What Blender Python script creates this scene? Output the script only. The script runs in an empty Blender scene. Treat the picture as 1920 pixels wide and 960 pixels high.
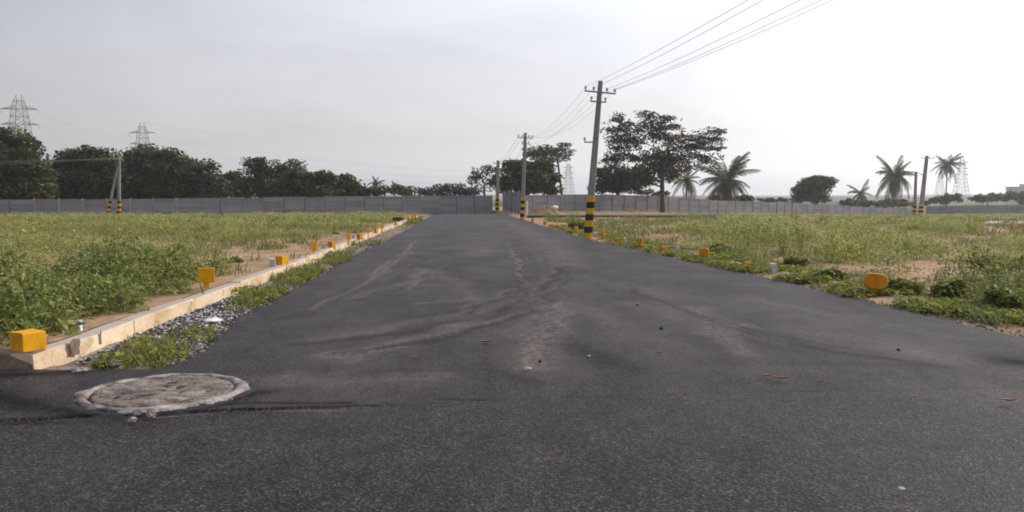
import bpy, math, random
import numpy as np
from mathutils import Vector, Matrix

random.seed(7)
rng = np.random.default_rng(7)
S = bpy.context.scene
C = S.collection
R = math.radians

# ------------------------------------------------------------------ camera
CH = 1.7                        # camera height
FP = 1536.0                     # focal length in photo pixels (1920 wide)
PITCH = math.atan(110 / FP)
cam_d = bpy.data.cameras.new('camera')
cam = bpy.data.objects.new('camera', cam_d)
C.objects.link(cam)
cam_d.sensor_width = 36
cam_d.lens = 36 * FP / 1920
cam_d.clip_start = 0.05
cam_d.clip_end = 20000
cam.location = (0, 0, CH)
cam.rotation_euler = (math.pi / 2 - PITCH, 0, 0)
S.camera = cam

# ------------------------------------------------------------------ light
SUN_AZ, SUN_EL = R(63), R(29)   # azimuth clockwise from +Y
SUN = Vector((math.sin(SUN_AZ) * math.cos(SUN_EL), math.cos(SUN_AZ) * math.cos(SUN_EL), math.sin(SUN_EL)))
sl = bpy.data.lights.new('sun', 'SUN')
sl.energy = 3.0
sl.angle = R(5)
sl.color = (1.0, 0.90, 0.76)
so = bpy.data.objects.new('sun', sl)
C.objects.link(so)
so.rotation_euler = (-SUN).to_track_quat('-Z', 'Y').to_euler()

W = bpy.data.worlds.new('World')
S.world = W
W.use_nodes = True
nt = W.node_tree
nt.nodes.clear()
def wn(t, **k):
    n = nt.nodes.new(t)
    for a, b in k.items():
        setattr(n, a, b)
    return n
wout = wn('ShaderNodeOutputWorld')
wbg = wn('ShaderNodeBackground')
wbg.inputs[1].default_value = 0.1
sky = wn('ShaderNodeTexSky', sky_type='NISHITA', sun_disc=False)
sky.sun_elevation = SUN_EL
sky.sun_rotation = SUN_AZ
sky.dust_density = 3.0
sky.air_density = 1.2
tc = wn('ShaderNodeTexCoord')
nrm = wn('ShaderNodeVectorMath', operation='NORMALIZE')
nt.links.new(tc.outputs['Generated'], nrm.inputs[0])
dot = wn('ShaderNodeVectorMath', operation='DOT_PRODUCT')
nt.links.new(nrm.outputs[0], dot.inputs[0])
dot.inputs[1].default_value = SUN
def wm(op, a, b, clamp=False):
    n = wn('ShaderNodeMath', operation=op, use_clamp=clamp)
    for i, v in enumerate((a, b)):
        if isinstance(v, (int, float)):
            n.inputs[i].default_value = v
        else:
            nt.links.new(v, n.inputs[i])
    return n.outputs[0]
dpos = wm('MULTIPLY', wm('MAXIMUM', wm('ADD', dot.outputs['Value'], 0.12), 0.0), 0.9)
g1 = wm('MULTIPLY', wm('POWER', dpos, 1.3), 7.6)
g2 = wm('MULTIPLY', wm('POWER', dpos, 6.0), 7.0)
veil_v = wm('ADD', wm('ADD', g1, g2), 6.05)
veil = wn('ShaderNodeMix', data_type='RGBA', blend_type='MULTIPLY')
veil.inputs[0].default_value = 1.0
nt.links.new(veil_v, veil.inputs[6])
tint = wn('ShaderNodeMix', data_type='RGBA')
tint.inputs[6].default_value = (1.005, 0.99, 1.0, 1)
tint.inputs[7].default_value = (0.965, 0.985, 1.09, 1)
# thin uneven cloud veil over the blue
mp = wn('ShaderNodeMapping')
mp.inputs['Scale'].default_value = (1.0, 1.0, 3.2)
nt.links.new(nrm.outputs[0], mp.inputs[0])
nz = wn('ShaderNodeTexNoise')
nz.inputs['Scale'].default_value = 2.3
nz.inputs['Detail'].default_value = 5.0
nz.inputs['Roughness'].default_value = 0.55
nz.inputs['Distortion'].default_value = 0.5
nt.links.new(mp.outputs[0], nz.inputs['Vector'])
rmp = wn('ShaderNodeMapRange')
nt.links.new(nz.outputs['Fac'], rmp.inputs[0])
rmp.inputs[1].default_value = 0.32
rmp.inputs[2].default_value = 0.66
rmp.inputs[3].default_value = 0.66
rmp.inputs[4].default_value = 0.97
# the veil thickens to haze near the horizon
sep = wn('ShaderNodeSeparateXYZ')
nt.links.new(nrm.outputs[0], sep.inputs[0])
hz = wn('ShaderNodeMapRange')
nt.links.new(sep.outputs['Z'], hz.inputs[0])
el_ = wn('ShaderNodeMapRange')
nt.links.new(sep.outputs['Z'], el_.inputs[0])
el_.inputs[1].default_value = 0.06
el_.inputs[2].default_value = 0.24
nt.links.new(el_.outputs[0], tint.inputs[0])
nt.links.new(tint.outputs[2], veil.inputs[7])
hz.inputs[1].default_value = 0.03
hz.inputs[2].default_value = 0.24
hz.inputs[3].default_value = 1.0
hz.inputs[4].default_value = 0.0
fac = wm('MAXIMUM', rmp.outputs[0], hz.outputs[0])
mx = wn('ShaderNodeMix', data_type='RGBA')
nt.links.new(fac, mx.inputs[0])
nt.links.new(sky.outputs[0], mx.inputs[6])
nt.links.new(veil.outputs[2], mx.inputs[7])
nt.links.new(mx.outputs[2], wbg.inputs[0])
nt.links.new(wbg.outputs[0], wout.inputs[0])

S.view_settings.view_transform = 'Standard'
S.view_settings.look = 'None'
S.view_settings.exposure = 0.0
S.view_settings.gamma = 1.0
S.view_settings.use_curve_mapping = False
S.render.engine = 'CYCLES'
S.cycles.use_denoising = True
S.cycles.max_bounces = 6
S.cycles.diffuse_bounces = 3
S.cycles.glossy_bounces = 2
S.cycles.transmission_bounces = 3
S.cycles.volume_bounces = 0
S.cycles.transparent_max_bounces = 8
S.cycles.filter_width = 1.8

# ------------------------------------------------------------------ helpers
CP, SP = math.cos(PITCH), math.sin(PITCH)
def ray(u, v):
    x, up = (u - 960) / FP, (480 - v) / FP
    return x, CP + SP * up, -SP + CP * up
def gp(u, v, z=0.0):
    """ground point (height z) that the photograph shows at pixel u, v"""
    x, y, d = ray(u, v)
    t = (z - CH) / d
    return Vector((x * t, y * t, z))
def at(u, v, Y):
    x, y, d = ray(u, v)
    t = Y / y
    return Vector((x * t, Y, CH + d * t))
def uv_np(X, Y, Z):
    d = Z - CH
    f = Y * CP - d * SP
    up = Y * SP + d * CP
    return 960 + FP * X / f, 480 - FP * up / f
def ppm(Y):
    return FP / Y               # photo pixels per metre at distance Y

def interp_xy(pts):
    """pts (Vectors) -> X as a function of Y"""
    p = sorted(((q.y, q.x) for q in pts))
    ys = np.array([a for a, b in p]); xs = np.array([b for a, b in p])
    s0 = (xs[1] - xs[0]) / (ys[1] - ys[0]); s1 = (xs[-1] - xs[-2]) / (ys[-1] - ys[-2])
    def f(Y):
        Y = np.asarray(Y, float)
        r = np.interp(Y, ys, xs)
        r = np.where(Y < ys[0], xs[0] + (Y - ys[0]) * s0, r)
        return np.where(Y > ys[-1], xs[-1] + (Y - ys[-1]) * s1, r)
    return f

def vnoise(x, y, s=1.0, seed=0):
    """smooth value noise 0..1 on numpy arrays"""
    x = np.asarray(x, float) / s + seed * 17.3; y = np.asarray(y, float) / s + seed * 9.1
    xi, yi = np.floor(x).astype(np.int64), np.floor(y).astype(np.int64)
    fx, fy = x - xi, y - yi
    fx = fx * fx * (3 - 2 * fx); fy = fy * fy * (3 - 2 * fy)
    def h(a, b):
        n = (a * 374761393 + b * 668265263 + seed * 974711) & 0x7fffffff
        n = ((n ^ (n >> 13)) * 1274126177) & 0x7fffffff
        return ((n ^ (n >> 16)) & 0xffff) / 65535.0
    return (h(xi, yi) * (1 - fx) + h(xi + 1, yi) * fx) * (1 - fy) + (h(xi, yi + 1) * (1 - fx) + h(xi + 1, yi + 1) * fx) * fy
def fbm(x, y, s, seed=0):
    return 0.55 * vnoise(x, y, s, seed) + 0.3 * vnoise(x, y, s / 2.1, seed + 1) + 0.15 * vnoise(x, y, s / 4.3, seed + 2)
def sstep(a, b, x):
    t = np.clip((np.asarray(x, float) - a) / (b - a), 0, 1)
    return t * t * (3 - 2 * t)

# ------------------------------------------------------------------ materials
def ramp(N, L, fac, stops):
    r = N.new('ShaderNodeValToRGB')
    e = r.color_ramp.elements
    while len(e) < len(stops):
        e.new(0.5)
    for i, (p, c) in enumerate(stops):
        e[i].position = p
        e[i].color = (*c, 1) if len(c) == 3 else c
    L.new(fac, r.inputs[0])
    return r.outputs[0]
def new_mat(name):
    m = bpy.data.materials.new(name)
    m.use_nodes = True
    N, L = m.node_tree.nodes, m.node_tree.links
    b = N['Principled BSDF']
    return m, N, L, b
def noise(N, L, scale, detail=4, rough=0.6, coord='Object', stretch=None, distort=0):
    t = N.new('ShaderNodeTexCoord')
    src = t.outputs[coord]
    if stretch:
        q = N.new('ShaderNodeMapping'); q.inputs['Scale'].default_value = stretch
        L.new(src, q.inputs[0]); src = q.outputs[0]
    n = N.new('ShaderNodeTexNoise')
    n.inputs['Scale'].default_value = scale; n.inputs['Detail'].default_value = detail
    n.inputs['Roughness'].default_value = rough; n.inputs['Distortion'].default_value = distort
    L.new(src, n.inputs['Vector'])
    return n.outputs['Fac']
def mixc(N, L, fac, a, b, blend='MIX'):
    m = N.new('ShaderNodeMix'); m.data_type = 'RGBA'; m.blend_type = blend
    for i, v in ((0, fac), (6, a), (7, b)):
        if isinstance(v, (int, float)): m.inputs[i].default_value = v
        elif isinstance(v, tuple): m.inputs[i].default_value = (*v, 1)
        else: L.new(v, m.inputs[i])
    return m.outputs[2]
def bump(N, L, b, h, strength=0.3, dist=0.01):
    q = N.new('ShaderNodeBump'); q.inputs['Strength'].default_value = strength; q.inputs['Distance'].default_value = dist
    L.new(h, q.inputs['Height']); L.new(q.outputs[0], b.inputs['Normal'])
def M_noise(name, stops, scale, rough=0.8, bmp=0.3, bdist=0.01, detail=5, stretch=None, rnd=0.0, spec=0.3, fine=None):
    m, N, L, b = new_mat(name)
    f = noise(N, L, scale, detail, stretch=stretch)
    col = ramp(N, L, f, stops)
    if fine:
        f2 = noise(N, L, fine, 3)
        col = mixc(N, L, 0.55, col, ramp(N, L, f2, [(0.3, (0.55,) * 3), (0.7, (1.35,) * 3)]), 'MULTIPLY')
    if rnd:
        oi = N.new('ShaderNodeObjectInfo')
        col = mixc(N, L, 1.0, col, ramp(N, L, oi.outputs['Random'], [(0, (1 - rnd,) * 3), (1, (1 + rnd,) * 3)]), 'MULTIPLY')
    L.new(col, b.inputs['Base Color'])
    b.inputs['Roughness'].default_value = rough
    b.inputs['Specular IOR Level'].default_value = spec
    if bmp: bump(N, L, b, f if not fine else f2, bmp, bdist)
    return m
def M_leaf(name, stops, trans=0.3, patch=None, patch_scale=0.25, rough=0.6, patch2=None):
    """foliage: each leaf its own tint, larger patches of another tone, light through the leaf"""
    m, N, L, b = new_mat(name)
    g = N.new('ShaderNodeNewGeometry')
    col = ramp(N, L, g.outputs['Random Per Island'], stops)
    if patch:
        f = noise(N, L, patch_scale, 3)
        col = mixc(N, L, ramp(N, L, f, [(0.4, (0, 0, 0)), (0.62, (1, 1, 1))]), col, mixc(N, L, 1.0, col, patch, 'MULTIPLY'))
    if patch2:
        f = noise(N, L, 0.55, 4)
        col = mixc(N, L, ramp(N, L, f, [(0.46, (0, 0, 0)), (0.6, (1, 1, 1))]), col, mixc(N, L, 1.0, col, patch2, 'MULTIPLY'))
    L.new(col, b.inputs['Base Color'])
    b.inputs['Roughness'].default_value = rough
    b.inputs['Specular IOR Level'].default_value = 0.25
    t = N.new('ShaderNodeBsdfTranslucent')
    L.new(col, t.inputs[0])
    s = N.new('ShaderNodeMixShader'); s.inputs[0].default_value = trans
    L.new(b.outputs[0], s.inputs[1]); L.new(t.outputs[0], s.inputs[2])
    L.new(s.outputs[0], N['Material Output'].inputs[0])
    return m

MT = {}
MT['soil'] = M_noise('soil', [(0.25, (0.20, 0.125, 0.072)), (0.5, (0.34, 0.225, 0.138)), (0.75, (0.47, 0.335, 0.22))], 0.7, 0.95, 0.5, 0.02, 6, fine=9, spec=0.1)
MT['ground'] = M_noise('scrub_ground', [(0.3, (0.06, 0.075, 0.035)), (0.7, (0.14, 0.13, 0.07))], 0.15, 0.95, 0, spec=0.1)
MT['verge'] = M_noise('verge_soil', [(0.3, (0.10, 0.08, 0.065)), (0.5, (0.22, 0.175, 0.14)), (0.75, (0.36, 0.30, 0.25))], 2.2, 0.95, 0.6, 0.02, 6, fine=25, spec=0.1)
MT['wall'] = M_noise('precast_concrete', [(0.3, (0.150, 0.154, 0.168)), (0.7, (0.235, 0.24, 0.258))], 1.1, 0.85, 0.2, 0.01, 5, stretch=(1, 1, 3), rnd=0.16, fine=14)
MT['wallpost'] = M_noise('precast_post', [(0.3, (0.16, 0.16, 0.17)), (0.7, (0.24, 0.24, 0.25))], 3, 0.85, 0.2, 0.01, rnd=0.35)
MT['polec'] = M_noise('pole_concrete', [(0.3, (0.165, 0.162, 0.165)), (0.7, (0.26, 0.255, 0.255))], 1.5, 0.8, 0.2, 0.01, stretch=(3, 3, 0.6), fine=20)
MT['steel'] = M_noise('galvanised_steel', [(0.3, (0.20, 0.20, 0.21)), (0.7, (0.32, 0.32, 0.33))], 6, 0.5, 0, spec=0.5)
MT['tower'] = M_noise('tower_steel', [(0.3, (0.16, 0.16, 0.18)), (0.7, (0.24, 0.24, 0.26))], 0.3, 0.6, 0)
MT['insul'] = M_noise('porcelain', [(0.3, (0.30, 0.28, 0.27)), (0.7, (0.45, 0.43, 0.42))], 8, 0.25, 0, spec=0.5)
MT['wire'] = M_noise('wire_metal', [(0.3, (0.22, 0.22, 0.23)), (0.7, (0.30, 0.30, 0.31))], 1, 0.5, 0)
def M_paint(name, stops, chip=0.66, scale=4):
    # hand-brushed paint over concrete: uneven coat, chips, dried mud specks
    m, N, L, b = new_mat(name)
    c = ramp(N, L, noise(N, L, scale, 5), stops)
    c = mixc(N, L, 0.6, c, ramp(N, L, noise(N, L, 26, 4, stretch=(1, 1, 0.35)), [(0.3, (0.72,) * 3), (0.7, (1.12,) * 3)]), 'MULTIPLY')
    f = noise(N, L, 13, 6, 0.7)
    c = mixc(N, L, ramp(N, L, f, [(chip, (0, 0, 0)), (chip + 0.03, (0.85,) * 3)]), c, (0.30, 0.25, 0.20))
    c = mixc(N, L, ramp(N, L, noise(N, L, 5, 6, 0.7), [(0.6, (0, 0, 0)), (0.78, (0.4,) * 3)]), c, (0.26, 0.15, 0.07))
    L.new(c, b.inputs['Base Color']); b.inputs['Roughness'].default_value = 0.75; b.inputs['Specular IOR Level'].default_value = 0.25
    bump(N, L, b, f, 0.4, 0.006)
    return m
MT['yellow'] = M_paint('yellow_marker_paint', [(0.25, (0.52, 0.22, 0.002)), (0.5, (0.68, 0.33, 0.003)), (0.8, (0.74, 0.39, 0.005))])
MT['orange'] = M_paint('faded_orange_paint', [(0.25, (0.42, 0.145, 0.006)), (0.55, (0.58, 0.235, 0.008)), (0.8, (0.64, 0.31, 0.03))], 0.62)
MT['byellow'] = M_paint('band_yellow_paint', [(0.3, (0.46, 0.25, 0.012)), (0.7, (0.60, 0.35, 0.02))], 0.64, 3)
MT['bblack'] = M_paint('band_black_paint', [(0.3, (0.008, 0.008, 0.010)), (0.7, (0.02, 0.02, 0.022))], 0.70, 3)
MT['stone'] = M_noise('grey_marker_stone', [(0.3, (0.30, 0.30, 0.32)), (0.7, (0.50, 0.50, 0.52))], 9, 0.8, 0.3, 0.004)
MT['white'] = M_noise('white_plastic', [(0.3, (0.62, 0.61, 0.60)), (0.7, (0.8, 0.79, 0.78))], 6, 0.6, 0.3, 0.01)
MT['bark'] = M_noise('bark', [(0.3, (0.03, 0.024, 0.02)), (0.7, (0.075, 0.06, 0.05))], 3, 0.9, 0.6, 0.03, stretch=(3, 3, 0.5))
MT['palmbark'] = M_noise('palm_bark', [(0.3, (0.10, 0.08, 0.075)), (0.7, (0.19, 0.155, 0.145))], 2, 0.9, 0.4, 0.03, stretch=(0.5, 0.5, 6))
MT['dryleaf'] = M_noise('dry_leaf', [(0.3, (0.13, 0.065, 0.03)), (0.7, (0.30, 0.17, 0.085))], 30, 0.7, 0.2, 0.003)
MT['hill'] = M_noise('far_woods', [(0.35, (0.030, 0.042, 0.028)), (0.65, (0.075, 0.09, 0.055))], 0.02, 0.95, 0)
MT['paint_b'] = M_noise('far_building_paint', [(0.3, (0.34, 0.36, 0.42)), (0.7, (0.42, 0.44, 0.5))], 0.3, 0.8, 0)
MT['glass'] = M_noise('far_window_glass', [(0.3, (0.04, 0.05, 0.06)), (0.7, (0.06, 0.07, 0.08))], 1, 0.15, 0, spec=0.6)

# kerb: cream concrete with orange stains, top painted greyer where it gets less sun
def kerb_mat():
    m, N, L, b = new_mat('kerb_concrete')
    f = noise(N, L, 0.9, 5, stretch=(1, 1, 2.0))
    c = ramp(N, L, f, [(0.3, (0.44, 0.30, 0.18)), (0.45, (0.59, 0.455, 0.31)), (0.72, (0.70, 0.57, 0.415))])
    f2 = noise(N, L, 22, 4)
    c = mixc(N, L, 0.5, c, ramp(N, L, f2, [(0.3, (0.62,) * 3), (0.6, (1.12,) * 3)]), 'MULTIPLY')
    f3 = noise(N, L, 3.1, 3)
    c = mixc(N, L, ramp(N, L, f3, [(0.57, (0, 0, 0)), (0.70, (0.7,) * 3)]), c, (0.22, 0.13, 0.08))
    g = N.new('ShaderNodeNewGeometry'); sp = N.new('ShaderNodeSeparateXYZ'); L.new(g.outputs['Normal'], sp.inputs[0])
    c = mixc(N, L, ramp(N, L, sp.outputs['Z'], [(0.5, (0, 0, 0)), (0.9, (0.8,) * 3)]), c, (0.36, 0.325, 0.29))
    L.new(c, b.inputs['Base Color']); b.inputs['Roughness'].default_value = 0.9; b.inputs['Specular IOR Level'].default_value = 0.2
    bump(N, L, b, f2, 0.4, 0.01)
    return m
MT['kerb'] = kerb_mat()

# asphalt: dark binder, pale aggregate specks, dust, scuffs and painted shade from vertex data
def asphalt(name, base, fleck, dust_amt):
    m, N, L, b = new_mat(name)
    big = noise(N, L, 0.45, 5, 0.6)
    c = ramp(N, L, big, [(0.3, tuple(x * 0.8 for x in base)), (0.7, tuple(x * 1.25 for x in base))])
    t = N.new('ShaderNodeTexCoord')
    vo = N.new('ShaderNodeTexVoronoi'); vo.inputs['Scale'].default_value = 70; L.new(t.outputs['Object'], vo.inputs['Vector'])
    sp = N.new('ShaderNodeSeparateColor'); L.new(vo.outputs['Color'], sp.inputs[0])
    c = mixc(N, L, ramp(N, L, sp.outputs[0], [(0.0, (0, 0, 0)), (0.55, (0.12,) * 3), (0.8, (0.45,) * 3), (1.0, (1, 1, 1))]), c, fleck)
    fine = noise(N, L, 45, 4, 0.7)
    c = mixc(N, L, 0.7, c, ramp(N, L, fine, [(0.3, (0.5,) * 3), (0.7, (1.45,) * 3)]), 'MULTIPLY')
    mot = noise(N, L, 2.6, 6, 0.7, stretch=(1, 0.6, 1), distort=0.6)
    c = mixc(N, L, 0.8, c, ramp(N, L, mot, [(0.32, (0.55,) * 3), (0.5, (1.0,) * 3), (0.68, (1.5, 1.44, 1.42))]), 'MULTIPLY')
    c = mixc(N, L, 0.75, c, ramp(N, L, noise(N, L, 15, 5, 0.75), [(0.33, (0.6,) * 3), (0.67, (1.45,) * 3)]), 'MULTIPLY')
    film = noise(N, L, 0.8, 6, 0.65, stretch=(1, 0.45, 1))
    c = mixc(N, L, ramp(N, L, film, [(0.42, (0, 0, 0)), (0.75, (dust_amt,) * 3)]), c, (0.15, 0.122, 0.11))
    a = N.new('ShaderNodeAttribute'); a.attribute_name = 'wear_shade'
    s2 = N.new('ShaderNodeSeparateColor'); L.new(a.outputs['Color'], s2.inputs[0])
    streak = noise(N, L, 11, 7, 0.78, stretch=(1, 0.7, 1))
    dm = N.new('ShaderNodeMath'); dm.operation = 'MULTIPLY'
    L.new(s2.outputs[0], dm.inputs[0]); L.new(ramp(N, L, streak, [(0.38, (0.08,) * 3), (0.66, (1, 1, 1))]), dm.inputs[1])
    dg = N.new('ShaderNodeMath'); dg.operation = 'MULTIPLY'; L.new(dm.outputs[0], dg.inputs[0]); L.new(ramp(N, L, fine, [(0.36, (0.2,) * 3), (0.62, (1.3,) * 3)]), dg.inputs[1]); dg.use_clamp = True
    c = mixc(N, L, dg.outputs[0], c, (0.32, 0.25, 0.215))
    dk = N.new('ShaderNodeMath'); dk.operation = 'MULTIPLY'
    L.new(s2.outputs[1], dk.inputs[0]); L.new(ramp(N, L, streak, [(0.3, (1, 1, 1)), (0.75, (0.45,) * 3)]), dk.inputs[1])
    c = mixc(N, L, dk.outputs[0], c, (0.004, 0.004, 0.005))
    inv = N.new('ShaderNodeMapRange'); L.new(dk.outputs[0], inv.inputs[0]); inv.inputs[3].default_value = 0.10; inv.inputs[4].default_value = 0.0
    L.new(inv.outputs[0], b.inputs['Specular IOR Level'])
    L.new(c, b.inputs['Base Color'])
    b.inputs['Roughness'].default_value = 0.56
    ad = N.new('ShaderNodeMath'); ad.operation = 'ADD'; L.new(vo.outputs['Distance'], ad.inputs[0]); L.new(fine, ad.inputs[1])
    bump(N, L, b, ad.outputs[0], 0.55, 0.008)
    return m
MT['asphalt'] = asphalt('asphalt_lane', (0.009, 0.0087, 0.0095), (0.068, 0.061, 0.062), 0.36)
MT['asphalt2'] = asphalt('asphalt_crossroad', (0.010, 0.0096, 0.0105), (0.084, 0.076, 0.078), 0.1)
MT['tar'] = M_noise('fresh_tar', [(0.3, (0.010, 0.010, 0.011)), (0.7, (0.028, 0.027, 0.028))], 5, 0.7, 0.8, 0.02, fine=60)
MT['cement'] = M_noise('manhole_cement', [(0.34, (0.075, 0.065, 0.06)), (0.5, (0.25, 0.22, 0.205)), (0.7, (0.44, 0.40, 0.38))], 4.5, 0.9, 0.7, 0.02, 6, fine=30, spec=0.15)
MT['coverdust'] = M_noise('manhole_cover_dust', [(0.32, (0.065, 0.054, 0.048)), (0.5, (0.18, 0.15, 0.133)), (0.72, (0.32, 0.28, 0.255))], 7.5, 0.9, 0.8, 0.03, 6, stretch=(0.6, 1.3, 1), fine=28, spec=0.15)
MT['paleconc'] = M_noise('pale_concrete', [(0.3, (0.30, 0.28, 0.275)), (0.7, (0.46, 0.44, 0.43))], 2, 0.85, 0.3, 0.01)

MT['tree_dark'] = M_leaf('leaf_dark_green', [(0, (0.022, 0.036, 0.009)), (0.6, (0.055, 0.075, 0.018)), (0.9, (0.12, 0.13, 0.035)), (1, (0.20, 0.20, 0.06))], 0.3, (1.5, 1.25, 0.8), 0.12)
MT['tree_olive'] = M_leaf('leaf_olive', [(0, (0.035, 0.048, 0.011)), (0.6, (0.085, 0.095, 0.022)), (0.9, (0.16, 0.16, 0.045)), (1, (0.25, 0.23, 0.07))], 0.3, (0.7, 0.8, 0.8), 0.15)
MT['tree_mid'] = M_leaf('leaf_mid_green', [(0, (0.03, 0.048, 0.012)), (0.6, (0.06, 0.085, 0.02)), (1, (0.11, 0.13, 0.035))], 0.25, (1.3, 1.1, 0.8), 0.2)
MT['tree_grey'] = M_leaf('leaf_grey_green', [(0, (0.045, 0.05, 0.026)), (0.6, (0.085, 0.09, 0.045)), (1, (0.16, 0.155, 0.08))], 0.3, (0.85, 0.8, 0.9), 0.2)
MT['palm'] = M_leaf('palm_leaflet', [(0, (0.04, 0.05, 0.016)), (0.6, (0.075, 0.085, 0.028)), (1, (0.15, 0.13, 0.05))], 0.2)
MT['palmdry'] = M_leaf('palm_leaflet_dry', [(0, (0.16, 0.11, 0.05)), (1, (0.30, 0.21, 0.10))], 0.2)
MT['weed'] = M_leaf('weed_leaf', [(0, (0.135, 0.165, 0.042)), (0.6, (0.27, 0.295, 0.078)), (1, (0.42, 0.41, 0.125))], 0.45, (1.12, 1.04, 0.85), 0.2, patch2=(0.70, 0.86, 0.74))
MT['weedtip'] = M_leaf('weed_flower', [(0, (0.34, 0.35, 0.12)), (0.6, (0.48, 0.48, 0.20)), (1, (0.64, 0.62, 0.36))], 0.45, (0.85, 0.95, 0.8), 0.3)
MT['weedlush'] = M_leaf('weed_leaf_lush', [(0, (0.09, 0.125, 0.024)), (0.6, (0.205, 0.24, 0.052)), (0.9, (0.34, 0.36, 0.10)), (1, (0.48, 0.48, 0.19))], 0.4, (0.8, 0.84, 0.75), 0.6)
MT['vine'] = M_leaf('creeper_leaf', [(0, (0.10, 0.14, 0.02)), (0.6, (0.20, 0.24, 0.045)), (1, (0.33, 0.35, 0.085))], 0.42, (1.2, 1.1, 0.8), 0.8)
MT['blade'] = M_leaf('grass_blade', [(0, (0.08, 0.11, 0.03)), (0.6, (0.16, 0.19, 0.06)), (1, (0.30, 0.28, 0.13))], 0.35, (1.3, 1.1, 0.8), 0.5)
MT['stem'] = M_leaf('weed_stem', [(0, (0.10, 0.11, 0.05)), (1, (0.20, 0.19, 0.10))], 0.1)
MT['yflower'] = M_leaf('yellow_flower', [(0, (0.55, 0.42, 0.02)), (1, (0.7, 0.58, 0.05))], 0.3)
m, N_, L_, b_ = new_mat('gravel_stone')
g_ = N_.new('ShaderNodeNewGeometry')
L_.new(ramp(N_, L_, g_.outputs['Random Per Island'], [(0, (0.015, 0.015, 0.017)), (0.6, (0.035, 0.034, 0.036)), (0.68, (0.2, 0.19, 0.185)), (1, (0.55, 0.52, 0.52))]), b_.inputs['Base Color'])
b_.inputs['Roughness'].default_value = 0.8
MT['gravel'] = m

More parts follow.
